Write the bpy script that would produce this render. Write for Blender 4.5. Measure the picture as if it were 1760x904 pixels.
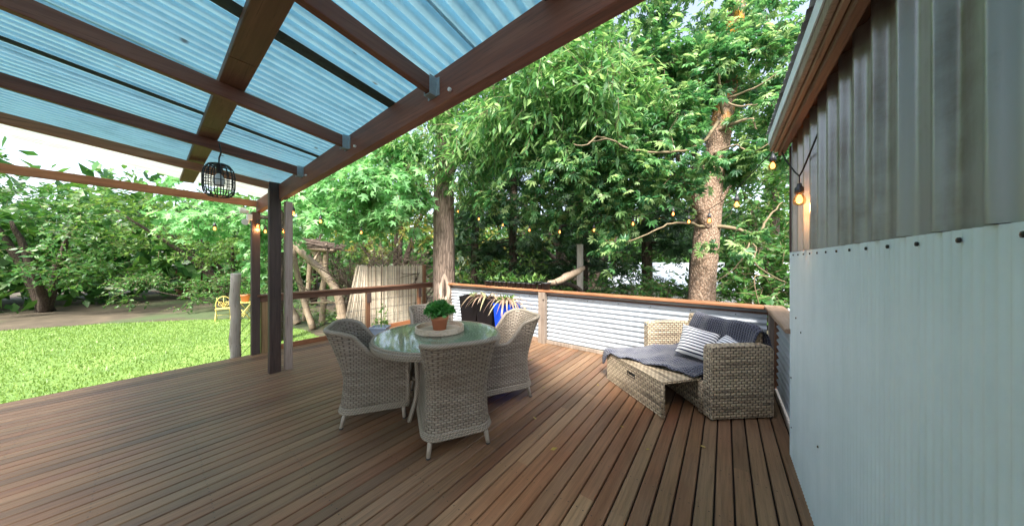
import bpy, math, random
import numpy as np
from mathutils import Vector, Matrix
R = math.radians
scene = bpy.context.scene
for o in list(bpy.data.objects):
    bpy.data.objects.remove(o)

# ------------------------------------------------------------------ camera, sky, sun, exposure
YAW = 37.25
cd = bpy.data.cameras.new('camera')
cam = bpy.data.objects.new('camera', cd)
scene.collection.objects.link(cam)
cam.location = (0, 0, 1.5)
cam.rotation_euler = (R(90), 0, R(YAW))
cd.sensor_fit = 'HORIZONTAL'
cd.sensor_width = 36.0
cd.lens = 36.0 * 480 / 1760
cd.shift_y = -3.0 / 1760
cd.clip_start = 0.02
cd.clip_end = 2000
scene.camera = cam

SUN_EL, SUN_ROT = R(49), R(152)
world = bpy.data.worlds.new('World')
scene.world = world
world.use_nodes = True
wn = world.node_tree.nodes
sky = wn.new('ShaderNodeTexSky')
sky.sky_type = 'NISHITA'
sky.sun_disc = False
sky.sun_elevation = SUN_EL
sky.sun_rotation = SUN_ROT
sky.air_density = 1.0
sky.dust_density = 3.0
sky.ozone_density = 1.0
hsv = wn.new('ShaderNodeHueSaturation')
hsv.inputs['Saturation'].default_value = 0.62
world.node_tree.links.new(sky.outputs[0], hsv.inputs['Color'])
world.node_tree.links.new(hsv.outputs[0], wn['Background'].inputs[0])
wn['Background'].inputs[1].default_value = 0.15
sun_dir = Vector((math.sin(SUN_ROT) * math.cos(SUN_EL), math.cos(SUN_ROT) * math.cos(SUN_EL), math.sin(SUN_EL)))
sl = bpy.data.lights.new('sun', 'SUN')
sl.energy = 3.4
sl.angle = R(14)
sl.color = (1.0, 0.95, 0.86)
sun = bpy.data.objects.new('sun', sl)
scene.collection.objects.link(sun)
sun.rotation_euler = sun_dir.to_track_quat('Z', 'Y').to_euler()
sun.location = sun_dir * 40
scene.view_settings.view_transform = 'Standard'
scene.view_settings.look = 'None'
scene.view_settings.exposure = 1.8
scene.view_settings.gamma = 1.0

# ------------------------------------------------------------------ object helpers
def tag(o, label=None, cat=None, group=None, kind=None):
    if label: o['label'] = label
    if cat: o['category'] = cat
    if group: o['group'] = group
    if kind: o['kind'] = kind
    return o

def thing(name, label, cat, loc=(0, 0, 0), rz=0.0, group=None):
    o = bpy.data.objects.new(name, None)
    scene.collection.objects.link(o)
    o.empty_display_size = 0.1
    o.location = loc
    o.rotation_euler = (0, 0, rz)
    return tag(o, label, cat, group)

def wmat(o):
    m = Matrix.LocRotScale(o.location, o.rotation_euler, o.scale)
    return (wmat(o.parent) @ m) if o.parent else m

def link(name, mesh, parent=None):
    o = bpy.data.objects.new(name, mesh)
    scene.collection.objects.link(o)
    if parent: o.parent = parent
    return o

def copy_tree(o, parent=None):
    c = o.copy()
    scene.collection.objects.link(c)
    if parent: c.parent = parent
    for ch in list(o.children):
        copy_tree(ch, c)
    return c

class MB:
    def __init__(s):
        s.v = []; s.f = []; s.uv = []; s.sm = []
    def face(s, idx, uv=None, smooth=False):
        s.f.append(tuple(idx)); s.uv.append(uv); s.sm.append(smooth)
    def add(s, pts):
        n = len(s.v); s.v.extend([tuple(p) for p in pts]); return n
    def build(s, name, mat, parent=None, world=False, bevel=0):
        vs = s.v
        if world and parent:
            inv = wmat(parent).inverted()
            vs = [tuple(inv @ Vector(p)) for p in vs]
        me = bpy.data.meshes.new(name)
        me.from_pydata(vs, [], s.f)
        ul = me.uv_layers.new(name='UVMap')
        data = []
        for f, uv in zip(s.f, s.uv):
            if uv is None: data.extend([0.0] * (2 * len(f)))
            else:
                for q in uv: data.extend((q[0], q[1]))
        ul.data.foreach_set('uv', data)
        me.polygons.foreach_set('use_smooth', s.sm)
        me.materials.append(mat)
        me.update()
        o = link(name, me, parent)
        if bevel:
            b = o.modifiers.new('bevel', 'BEVEL'); b.width = bevel; b.segments = 2; b.limit_method = 'ANGLE'
        return o
    # axis aligned box, UV in metres
    def box(s, x0, x1, y0, y1, z0, z1):
        P = [(x0, y0, z0), (x1, y0, z0), (x1, y1, z0), (x0, y1, z0), (x0, y0, z1), (x1, y0, z1), (x1, y1, z1), (x0, y1, z1)]
        n = s.add(P)
        for idx, (a, b) in (((0, 1, 5, 4), (0, 2)), ((1, 2, 6, 5), (1, 2)), ((2, 3, 7, 6), (0, 2)), ((3, 0, 4, 7), (1, 2)), ((4, 5, 6, 7), (0, 1)), ((3, 2, 1, 0), (0, 1))):
            s.face([n + i for i in idx], [(P[i][a], P[i][b]) for i in idx])
        return s
    # chamfered timber between two points; w across, h along "up"
    def timber(s, p0, p1, w, h, ch=0.004, up=(0, 0, 1)):
        p0 = Vector(p0); p1 = Vector(p1)
        d = (p1 - p0).normalized(); up = Vector(up)
        side = d.cross(up)
        if side.length < 1e-4: side = d.cross(Vector((0, 1, 0)))
        side.normalize(); u = side.cross(d).normalized()
        a, b = w / 2, h / 2
        prof = [(-a + ch, -b), (a - ch, -b), (a, -b + ch), (a, b - ch), (a - ch, b), (-a + ch, b), (-a, b - ch), (-a, -b + ch)]
        n0 = s.add([p0 + side * x + u * y for x, y in prof])
        n1 = s.add([p1 + side * x + u * y for x, y in prof])
        L = (p1 - p0).length
        per = [0]
        for i in range(8):
            q, r = prof[i], prof[(i + 1) % 8]
            per.append(per[-1] + math.hypot(q[0] - r[0], q[1] - r[1]))
        for i in range(8):
            j = (i + 1) % 8
            s.face([n0 + i, n0 + j, n1 + j, n1 + i], [(0, per[i]), (0, per[i + 1]), (L, per[i + 1]), (L, per[i])])
        s.face([n0 + i for i in range(7, -1, -1)], [(0, 0)] * 8)
        s.face([n1 + i for i in range(8)], [(0, 0)] * 8)
        return s
    def tube(s, pts, rad, n=8, closed=False, caps=True, smooth=True, squash=None):
        pts = [Vector(p) for p in pts]
        m = len(pts)
        if not hasattr(rad, '__len__'): rad = [rad] * m
        rings = []; L = 0; prev = None; nrm = None
        for i, p in enumerate(pts):
            if closed: t = pts[(i + 1) % m] - pts[i - 1]
            else: t = pts[min(i + 1, m - 1)] - pts[max(i - 1, 0)]
            t.normalize()
            if nrm is None:
                nrm = t.cross(Vector((0, 0, 1)))
                if nrm.length < 1e-3: nrm = t.cross(Vector((1, 0, 0)))
            nrm = (nrm - t * nrm.dot(t)).normalized()
            bi = t.cross(nrm)
            if i: L += (p - pts[i - 1]).length
            r = rad[i]
            rings.append((s.add([p + nrm * (math.cos(2 * math.pi * k / n) * r) + bi * (math.sin(2 * math.pi * k / n) * r) for k in range(n)]), L, r))
        seg = m if closed else m - 1
        for i in range(seg):
            a, la, ra = rings[i]; b, lb, rb = rings[(i + 1) % m]
            if closed and i == m - 1: lb = la + (pts[0] - pts[-1]).length
            for k in range(n):
                k2 = (k + 1) % n
                c = 2 * math.pi * max(ra, 1e-3) / n
                s.face([a + k, a + k2, b + k2, b + k], [(la, k * c), (la, (k + 1) * c), (lb, (k + 1) * c), (lb, k * c)], smooth)
        if caps and not closed:
            s.face([rings[0][0] + k for k in range(n - 1, -1, -1)], [(0, 0)] * n)
            s.face([rings[-1][0] + k for k in range(n)], [(0, 0)] * n)
        return s
    def lathe(s, prof, n=24, c=(0, 0, 0), smooth=True):
        rows = []; L = 0; Ls = []
        for i, (r, z) in enumerate(prof):
            if i: L += math.hypot(r - prof[i - 1][0], z - prof[i - 1][1])
            Ls.append(L)
            rows.append(s.add([(c[0] + r * math.cos(2 * math.pi * k / n), c[1] + r * math.sin(2 * math.pi * k / n), c[2] + z) for k in range(n)]))
        rm = max(p[0] for p in prof)
        for i in range(len(prof) - 1):
            for k in range(n):
                k2 = (k + 1) % n
                u0, u1 = 2 * math.pi * rm * k / n, 2 * math.pi * rm * (k + 1) / n
                s.face([rows[i] + k, rows[i] + k2, rows[i + 1] + k2, rows[i + 1] + k], [(u0, Ls[i]), (u1, Ls[i]), (u1, Ls[i + 1]), (u0, Ls[i + 1])], smooth)
        return s
    def grid(s, rows, uvs=None, smooth=True, flip=False, closed_u=False):
        nr = len(rows); nc = len(rows[0])
        b = [s.add(r) for r in rows]
        for i in range(nr - 1):
            for j in range(nc if closed_u else nc - 1):
                j2 = (j + 1) % nc
                idx = [b[i] + j, b[i] + j2, b[i + 1] + j2, b[i + 1] + j]
                uv = [uvs[i][j], uvs[i][j2], uvs[i + 1][j2], uvs[i + 1][j]] if uvs else None
                if flip: idx.reverse(); uv = uv[::-1] if uv else None
                s.face(idx, uv, smooth)
        return s
    def disc(s, r, z, n=32, c=(0, 0), up=True):
        P = [(c[0] + r * math.cos(2 * math.pi * k / n), c[1] + r * math.sin(2 * math.pi * k / n), z) for k in range(n)]
        b = s.add(P); idx = list(range(n))
        if not up: idx.reverse()
        s.face([b + i for i in idx], [(P[i][0], P[i][1]) for i in idx])
        return s

# ------------------------------------------------------------------ materials
class NT:
    def __init__(s, name):
        s.m = bpy.data.materials.new(name); s.m.use_nodes = True
        s.t = s.m.node_tree; s.n = s.t.nodes; s.b = s.n['Principled BSDF']
    def __call__(s, typ, **kw):
        n = s.n.new('ShaderNode' + typ)
        for k, v in kw.items(): setattr(n, k, v)
        return n
    def l(s, a, b): s.t.links.new(a, b)
    def val(s, sock, v):
        if hasattr(v, 'links') or hasattr(v, 'is_output'): s.l(v, sock)
        else: sock.default_value = v
    def math(s, op, a, b=0.0, c=0.0):
        n = s('Math', operation=op); s.val(n.inputs[0], a); s.val(n.inputs[1], b); s.val(n.inputs[2], c); return n.outputs[0]
    def mix(s, f, a, b, blend='MIX'):
        n = s('Mix', data_type='RGBA', blend_type=blend); s.val(n.inputs[0], f)
        for k, v in ((6, a), (7, b)):
            if isinstance(v, tuple): n.inputs[k].default_value = (*v, 1) if len(v) == 3 else v
            else: s.l(v, n.inputs[k])
        return n.outputs[2]
    def ramp(s, f, stops, interp='LINEAR'):
        n = s('ValToRGB'); n.color_ramp.interpolation = interp; e = n.color_ramp.elements
        while len(e) < len(stops): e.new(0.5)
        for q, (p, c) in zip(e, stops):
            q.position = p; q.color = (*c, 1) if len(c) == 3 else c
        s.l(f, n.inputs[0]); return n.outputs[0]
    def noise(s, vec, scale, detail=4, rough=0.55):
        n = s('TexNoise'); n.inputs['Scale'].default_value = scale; n.inputs['Detail'].default_value = detail; n.inputs['Roughness'].default_value = rough
        if vec is not None: s.l(vec, n.inputs['Vector'])
        return n.outputs[0]
    def mapping(s, vec, scale=(1, 1, 1), loc=None):
        n = s('Mapping'); n.inputs['Scale'].default_value = scale; s.l(vec, n.inputs['Vector'])
        if loc is not None: s.l(loc, n.inputs['Location'])
        return n.outputs[0]
    def bump(s, h, strength=0.3, dist=0.01, nrm=None):
        n = s('Bump'); n.inputs['Strength'].default_value = strength; n.inputs['Distance'].default_value = dist; s.l(h, n.inputs['Height'])
        if nrm is not None: s.l(nrm, n.inputs['Normal'])
        return n.outputs[0]
    def fin(s, col=None, rough=0.6, nrm=None, spec=None, metal=0):
        if col is not None:
            if isinstance(col, tuple): s.b.inputs['Base Color'].default_value = (*col, 1)
            else: s.l(col, s.b.inputs['Base Color'])
        s.val(s.b.inputs['Roughness'], rough)
        if nrm is not None: s.l(nrm, s.b.inputs['Normal'])
        if spec is not None: s.b.inputs['Specular IOR Level'].default_value = spec
        s.b.inputs['Metallic'].default_value = metal
        return s.m

def plain(name, col, rough=0.6, var=0.15, scale=12, metal=0, bump=0.1, spec=None):
    t = NT(name); tc = t('TexCoord')
    n = t.noise(tc.outputs['Object'], scale, 5)
    c = t.mix(n, tuple(max(0, x * (1 - var)) for x in col), tuple(min(1, x * (1 + var)) for x in col))
    return t.fin(c, t.math('MULTIPLY_ADD', n, 0.2, rough - 0.1), t.bump(n, bump, 0.004) if bump else None, spec, metal)

def wood(name, dark, mid, light, axis='Y', rough=0.6, grain=1.0, perobj=0.0):
    t = NT(name); tc = t('TexCoord'); oi = t('ObjectInfo')
    off = t('CombineXYZ'); r100 = t.math('MULTIPLY', oi.outputs['Random'], 61.0)
    for k in range(3): t.l(r100, off.inputs[k])
    sc = {'X': (1.2, 28, 28), 'Y': (28, 1.2, 28), 'Z': (28, 28, 1.2)}[axis]
    v = t.mapping(tc.outputs['Object'], sc, off.outputs[0])
    n1 = t.noise(v, 1.6 * grain, 6, 0.65)
    v2 = t.mapping(tc.outputs['Object'], tuple(q * 0.16 + 1.5 for q in sc), off.outputs[0])
    n2 = t.noise(v2, 0.9, 3)
    f = t.math('ADD', t.math('MULTIPLY', n1, 0.65), t.math('MULTIPLY', n2, 0.35))
    if perobj: f = t.math('ADD', f, t.math('MULTIPLY', t.math('SUBTRACT', oi.outputs['Random'], 0.5), perobj))
    c = t.ramp(f, [(0.28, dark), (0.5, mid), (0.72, light)])
    crack = t.ramp(t.noise(v, 3.5, 2), [(0.30, (0.35, 0.33, 0.3)), (0.40, (1, 1, 1))])
    c = t.mix(0.7, c, crack, 'MULTIPLY')
    return t.fin(c, t.math('MULTIPLY_ADD', n1, 0.25, rough - 0.12), t.bump(n1, 0.35, 0.004))

M = {}
M['beam'] = wood('beam_timber', (0.085, 0.026, 0.015), (0.19, 0.066, 0.040), (0.28, 0.122, 0.080), 'X')
M['rafter'] = wood('rafter_timber', (0.055, 0.017, 0.010), (0.125, 0.042, 0.026), (0.19, 0.08, 0.053), 'Y', perobj=0.25)
M['orange'] = wood('orange_timber', (0.16, 0.06, 0.025), (0.30, 0.125, 0.055), (0.42, 0.21, 0.11), 'Y')
M['purlin'] = wood('purlin_timber', (0.08, 0.035, 0.02), (0.135, 0.066, 0.038), (0.20, 0.11, 0.065), 'X')
M['darkpost'] = wood('dark_post_timber', (0.024, 0.014, 0.012), (0.055, 0.032, 0.026), (0.095, 0.06, 0.048), 'Z')
M['brownpost'] = wood('brown_post_timber', (0.04, 0.024, 0.022), (0.075, 0.05, 0.045), (0.11, 0.08, 0.07), 'Z')
M['greypost'] = wood('grey_post_timber', (0.24, 0.175, 0.14), (0.36, 0.275, 0.23), (0.46, 0.375, 0.33), 'Z')
M['newel'] = wood('newel_timber', (0.16, 0.09, 0.04), (0.30, 0.19, 0.095), (0.40, 0.28, 0.16), 'Z')
M['railY'] = wood('rail_timber', (0.07, 0.032, 0.018), (0.15, 0.072, 0.042), (0.23, 0.13, 0.085), 'Y')
M['railZ'] = wood('rail_post_timber', (0.10, 0.045, 0.022), (0.22, 0.105, 0.055), (0.32, 0.18, 0.11), 'Z')
M['capX'] = wood('cap_timber', (0.14, 0.055, 0.025), (0.29, 0.125, 0.055), (0.42, 0.23, 0.13), 'X')
M['capY'] = wood('cap_timber_weathered', (0.15, 0.095, 0.06), (0.26, 0.17, 0.115), (0.36, 0.27, 0.20), 'Y')
M['fencepost'] = wood('weathered_fence_post', (0.13, 0.095, 0.07), (0.24, 0.19, 0.15), (0.35, 0.29, 0.24), 'Z')
M['log'] = wood('weathered_log', (0.30, 0.25, 0.20), (0.48, 0.42, 0.36), (0.62, 0.57, 0.51), 'Z')
M['pole'] = wood('stripped_pole', (0.145, 0.10, 0.065), (0.29, 0.215, 0.15), (0.42, 0.34, 0.26), 'Z')
M['tray'] = wood('tray_timber', (0.30, 0.22, 0.15), (0.52, 0.42, 0.32), (0.68, 0.59, 0.48), 'X', grain=0.8)

def deck_mat():
    t = NT('weathered_deck_boards'); tc = t('TexCoord'); oi = t('ObjectInfo'); g = t('NewGeometry')
    off = t('CombineXYZ'); r = t.math('MULTIPLY', oi.outputs['Random'], 83.0)
    for k in range(3): t.l(r, off.inputs[k])
    v = t.mapping(tc.outputs['Object'], (42, 1.6, 42), off.outputs[0])
    n1 = t.noise(v, 1.5, 6, 0.7)
    n2 = t.noise(t.mapping(tc.outputs['Object'], (7, 0.7, 7), off.outputs[0]), 1.3, 4)
    base = t.ramp(oi.outputs['Random'], [(0.0, (0.155, 0.066, 0.034)), (0.18, (0.198, 0.106, 0.055)), (0.36, (0.125, 0.066, 0.036)), (0.5, (0.222, 0.132, 0.074)), (0.62, (0.090, 0.046, 0.026)), (0.76, (0.178, 0.078, 0.041)), (0.92, (0.245, 0.153, 0.088)), (1.0, (0.155, 0.069, 0.036))])
    # worn, silvered and mossy patches of the whole floor
    big = t.noise(g.outputs['Position'], 0.75, 4, 0.6)
    grey = t.ramp(t.math('ADD', t.math('MULTIPLY', big, 0.6), t.math('MULTIPLY', n2, 0.4)), [(0.42, (0, 0, 0)), (0.62, (1, 1, 1))])
    c = t.mix(t.math('MULTIPLY', grey, 0.42), base, (0.250, 0.168, 0.098))
    moss = t.ramp(t.noise(g.outputs['Position'], 1.7, 5, 0.65), [(0.55, (0, 0, 0)), (0.7, (1, 1, 1))])
    c = t.mix(t.math('MULTIPLY', moss, 0.10), c, (0.11, 0.115, 0.055))
    grain = t.ramp(n1, [(0.25, (0.45, 0.43, 0.41)), (0.5, (0.95, 0.95, 0.95)), (0.75, (1.35, 1.33, 1.3))])
    c = t.mix(0.9, c, grain, 'MULTIPLY')
    vor = t('TexVoronoi'); vor.inputs['Scale'].default_value = 26; t.l(g.outputs['Position'], vor.inputs['Vector'])
    spot = t.ramp(vor.outputs['Distance'], [(0.05, (0.25, 0.22, 0.2)), (0.10, (1, 1, 1))])
    c = t.mix(0.6, c, spot, 'MULTIPLY')
    ridges = t('TexWave', wave_type='BANDS', bands_direction='X'); ridges.inputs['Scale'].default_value = 28; t.l(tc.outputs['Object'], ridges.inputs['Vector'])
    h = t.math('ADD', n1, t.math('MULTIPLY', ridges.outputs['Fac'], 0.35))
    return t.fin(c, t.math('MULTIPLY_ADD', n2, 0.35, 0.26), t.bump(h, 0.4, 0.004))
M['deck'] = deck_mat()
M['subdeck'] = plain('deck_underframe', (0.014, 0.011, 0.009), 0.9)

def wicker(name, cols, bw, rh, dark, band=0.0, rough=0.5):
    """flat strands woven over and under upright stakes; UV in metres"""
    t = NT(name); tc = t('TexCoord'); uv = tc.outputs['UV']
    sep = t('SeparateXYZ'); t.l(uv, sep.inputs[0])
    vv = t.math('DIVIDE', sep.outputs[1], rh); row = t.math('FLOOR', vv); fv = t.math('FRACT', vv)
    uu = t.math('MULTIPLY_ADD', t.math('FRACT', t.math('MULTIPLY', row, 0.5)), 1.0, t.math('DIVIDE', sep.outputs[0], bw))
    cell = t.math('FLOOR', uu); fu = t.math('FRACT', uu)
    cv = t('CombineXYZ'); t.l(cell, cv.inputs[0]); t.l(row, cv.inputs[1])
    wn_ = t('TexWhiteNoise', noise_dimensions='2D'); t.l(cv.outputs[0], wn_.inputs['Vector'])
    rv = t('CombineXYZ'); t.l(t.math('MULTIPLY', row, 7.31), rv.inputs[0]); t.l(t.math('MULTIPLY', sep.outputs[0], 2.2), rv.inputs[1])
    strand = t.noise(rv.outputs[0], 1.0, 2)
    f = t.math('ADD', t.math('MULTIPLY_ADD', wn_.outputs[0], 0.06, 0.05), t.math('MULTIPLY', strand, 0.95 if band else 0.75))
    c = t.ramp(f, [(0.30, cols[2]), (0.45, cols[1]), (0.60, cols[0]), (0.78, tuple(min(1, q * 1.12) for q in cols[0]))])
    gu = t.math('ABSOLUTE', t.math('SUBTRACT', fu, 0.5)); gv = t.math('ABSOLUTE', t.math('SUBTRACT', fv, 0.5))
    slot = t.math('MAXIMUM', t.ramp(gu, [(0.36, (0, 0, 0)), (0.48, (1, 1, 1))]), t.ramp(gv, [(0.43, (0, 0, 0)), (0.49, (0.3, 0.3, 0.3) if band else (0.5, 0.5, 0.5))]))
    c = t.mix(slot, c, dark)  # soft shade painted at strand ends, hinting they dip under; row gaps dark
    hu = t.math('SINE', t.math('MULTIPLY', fu, math.pi)); hv = t.math('SINE', t.math('MULTIPLY', fv, math.pi))
    h = t.math('MULTIPLY', t.math('POWER', hu, 0.6), t.math('POWER', hv, 0.5))
    return t.fin(c, rough, t.bump(h, 1.0, 0.010))
M['chair'] = wicker('grey_wicker', ((0.33, 0.285, 0.23), (0.25, 0.207, 0.16), (0.165, 0.13, 0.097)), 0.043, 0.0185, (0.07, 0.053, 0.04))
M['tabletop'] = wicker('table_wicker', ((0.52, 0.49, 0.42), (0.42, 0.39, 0.33), (0.33, 0.30, 0.25)), 0.047, 0.0165, (0.16, 0.14, 0.12))
M['sofa'] = wicker('beige_wicker', ((0.56, 0.455, 0.32), (0.33, 0.26, 0.18), (0.09, 0.072, 0.056)), 0.056, 0.026, (0.055, 0.042, 0.03), band=1)

def rope_mat(name, a, b, freq):
    t = NT(name); tc = t('TexCoord')
    sep = t('SeparateXYZ'); t.l(tc.outputs['UV'], sep.inputs[0])
    s_ = t.math('ABSOLUTE', t.math('SINE', t.math('ADD', t.math('MULTIPLY', sep.outputs[0], freq), t.math('MULTIPLY', sep.outputs[1], freq * 1.2))))
    c = t.ramp(s_, [(0.05, b), (0.45, a)])
    return t.fin(c, 0.5, t.bump(s_, 0.8, 0.004))
M['rope'] = rope_mat('braided_wicker_edge', (0.30, 0.255, 0.20), (0.075, 0.06, 0.045), 130)
M['chairleg'] = plain('wrapped_chair_leg', (0.36, 0.32, 0.27), 0.5, 0.2, 60)
M['blackplastic'] = plain('black_plastic', (0.032, 0.033, 0.037), 0.45, 0.3, 30)
M['blackpot'] = plain('black_glazed_planter', (0.006, 0.005, 0.006), 0.35, 0.4, 8)
M['bluepot'] = plain('cobalt_glaze', (0.012, 0.06, 0.52), 0.18, 0.25, 6, bump=0.03)
M['greypot'] = plain('blue_grey_plastic', (0.21, 0.27, 0.36), 0.45, 0.1, 20)
M['terracotta'] = plain('terracotta', (0.50, 0.19, 0.095), 0.8, 0.18, 14, bump=0.15)
M['soil'] = plain('potting_soil', (0.05, 0.032, 0.02), 0.95, 0.5, 60, bump=0.9)
M['yellow'] = plain('yellow_paint', (0.58, 0.46, 0.14), 0.45, 0.12, 8)
M['white'] = plain('white_paint', (0.75, 0.77, 0.78), 0.5, 0.06, 6)
M['wire'] = plain('steel_wire', (0.18, 0.18, 0.18), 0.35, 0.1, 30, metal=0.9, bump=0)
M['galv'] = plain('galvanised_steel', (0.33, 0.40, 0.45), 0.45, 0.4, 26, metal=0.35)
M['blackmetal'] = plain('black_metal', (0.012, 0.012, 0.013), 0.4, 0.2, 30)
M['rubber'] = plain('black_cable', (0.012, 0.012, 0.012), 0.6, 0.2, 30, bump=0)

def metal_sheet(name, col, rough, dirt, streak_axis='Z', metal=0.0, dscale=5, transl=0.0, spots=None):
    t = NT(name); tc = t('TexCoord'); ob = tc.outputs['Object']
    sc = {'X': (0.5, 8, 8), 'Y': (8, 0.5, 8), 'Z': (8, 8, 0.5)}[streak_axis]
    n = t.noise(t.mapping(ob, sc), 1.2, 5, 0.6); n2 = t.noise(ob, dscale, 6, 0.65)
    f = t.math('ADD', t.math('MULTIPLY', n, 0.5), t.math('MULTIPLY', n2, 0.5))
    c = t.ramp(f, [(0.34, dirt), (0.52, col), (0.8, tuple(min(1, q * 1.1) for q in col))])
    if spots:
        vs = t('TexVoronoi'); vs.inputs['Scale'].default_value = 4.2; t.l(t.mapping(ob, (1.6, 1, 1)), vs.inputs['Vector'])
        nn = t.math('MULTIPLY_ADD', t.noise(ob, 30, 3), 0.06, -0.03)
        c = t.mix(t.ramp(t.math('ADD', vs.outputs['Distance'], nn), [(0.03, (0.8, 0.8, 0.8)), (0.10, (0, 0, 0))]), c, spots)
    m = t.fin(c, t.math('MULTIPLY_ADD', n2, 0.3, rough - 0.15), t.bump(n2, 0.10, 0.004), None, metal)
    if transl:
        tr = t('BsdfTranslucent'); t.l(c, tr.inputs[0]); mx = t('MixShader'); mx.inputs[0].default_value = transl
        t.l(t.b.outputs[0], mx.inputs[1]); t.l(tr.outputs[0], mx.inputs[2]); t.l(mx.outputs[0], t.n['Material Output'].inputs['Surface'])
    return m
M['roof'] = metal_sheet('pale_blue_roof_sheet', (0.365, 0.665, 0.80), 0.35, (0.25, 0.50, 0.63), 'Y', transl=0.17, spots=(0.10, 0.07, 0.05))
M['roofclear'] = metal_sheet('milky_roof_sheet', (0.72, 0.76, 0.70), 0.4, (0.52, 0.56, 0.50), 'Y', transl=0.45)
M['seam'] = metal_sheet('lichened_flashing', (0.04, 0.065, 0.07), 0.8, (0.012, 0.014, 0.014), 'Y', dscale=40)
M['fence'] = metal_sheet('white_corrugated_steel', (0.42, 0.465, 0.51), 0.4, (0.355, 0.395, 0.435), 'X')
M['clad'] = metal_sheet('pale_blue_cladding', (0.74, 0.855, 0.895), 0.5, (0.66, 0.785, 0.825), 'Z')
M['zinc'] = metal_sheet('weathered_zinc', (0.42, 0.42, 0.42), 0.36, (0.22, 0.19, 0.165), 'Z', metal=0.35)

def thin_glass(name, tint=(1, 1, 1), rough=0.02, tr=0.0):
    t = NT(name); a = t('BsdfTransparent'); a.inputs[0].default_value = (*tint, 1)
    g = t('BsdfGlossy'); g.inputs['Roughness'].default_value = rough
    fr = t('Fresnel'); fr.inputs['IOR'].default_value = 1.52
    mx = t('MixShader'); ge = t('NewGeometry'); t.l(t.math('MULTIPLY', t.math('ADD', fr.outputs[0], tr), t.math('SUBTRACT', 1.0, ge.outputs['Backfacing'])), mx.inputs[0]); t.l(a.outputs[0], mx.inputs[1]); t.l(g.outputs[0], mx.inputs[2])
    t.l(mx.outputs[0], t.n['Material Output'].inputs['Surface']); return t.m
M['glass'] = thin_glass('table_glass', (0.86, 0.95, 0.90), 0.06, 0.05)
M['bulbglass'] = thin_glass('amber_bulb_glass', (1.0, 0.80, 0.55), 0.05, 0.03)
t = NT('glowing_filament'); t.b.inputs['Base Color'].default_value = (1, 0.5, 0.15, 1)
t.b.inputs['Emission Color'].default_value = (1.0, 0.42, 0.16, 1); t.b.inputs['Emission Strength'].default_value = 1.5; M['glow'] = t.m

def leaf_mat(name, c0, c1, c2, transl=0.35, rough=0.42, tcol=None):
    t = NT(name); at = t('Attribute', attribute_name='rnd'); oi = t('ObjectInfo')
    f = t.math('FRACT', t.math('ADD', at.outputs['Fac'], oi.outputs['Random']))
    c = t.ramp(f, [(0.0, c0), (0.55, c1), (1.0, c2)])
    t.fin(c, rough, None, 0.5)
    tr = t('BsdfTranslucent'); hs = t('HueSaturation'); hs.inputs['Hue'].default_value = 0.485; hs.inputs['Value'].default_value = 1.5; hs.inputs['Saturation'].default_value = 1.1
    t.l(c, hs.inputs['Color']); t.l(hs.outputs[0], tr.inputs[0])
    mx = t('MixShader'); mx.inputs[0].default_value = transl; t.l(t.b.outputs[0], mx.inputs[1]); t.l(tr.outputs[0], mx.inputs[2])
    t.l(mx.outputs[0], t.n['Material Output'].inputs['Surface']); return t.m
M['leafstar'] = leaf_mat('star_leaf', (0.09, 0.25, 0.08), (0.17, 0.40, 0.145), (0.33, 0.57, 0.26), 0.45)
M['leafwillow'] = leaf_mat('lance_leaf', (0.04, 0.14, 0.04), (0.12, 0.28, 0.08), (0.32, 0.48, 0.18), 0.45)
M['leafpalm'] = leaf_mat('palmate_leaf', (0.035, 0.12, 0.05), (0.10, 0.26, 0.085), (0.33, 0.46, 0.19), 0.45, 0.36)
M['leafdark'] = leaf_mat('conifer_leaf', (0.018, 0.055, 0.024), (0.034, 0.088, 0.034), (0.075, 0.14, 0.05), 0.28)
M['leafhedge'] = leaf_mat('hedge_leaf', (0.03, 0.10, 0.025), (0.055, 0.16, 0.035), (0.11, 0.24, 0.05))
M['leafback'] = leaf_mat('sunlit_far_leaf', (0.07, 0.14, 0.03), (0.14, 0.21, 0.04), (0.32, 0.26, 0.06))  # late-sun yellow and orange put into the leaf colour
M['leaflime'] = leaf_mat('garden_leaf', (0.06, 0.15, 0.03), (0.11, 0.23, 0.05), (0.20, 0.33, 0.07))
M['leafherb'] = leaf_mat('parsley_leaf', (0.035, 0.16, 0.035), (0.06, 0.25, 0.05), (0.12, 0.36, 0.09))
M['leafstrap'] = leaf_mat('strap_leaf', (0.22, 0.14, 0.11), (0.36, 0.27, 0.19), (0.30, 0.30, 0.15), 0.2)
M['leafolive'] = leaf_mat('thicket_leaf', (0.07, 0.09, 0.03), (0.12, 0.13, 0.05), (0.22, 0.17, 0.07))
M['leafdry'] = leaf_mat('dry_leaf', (0.30, 0.22, 0.06), (0.30, 0.36, 0.07), (0.45, 0.36, 0.12))

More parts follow.
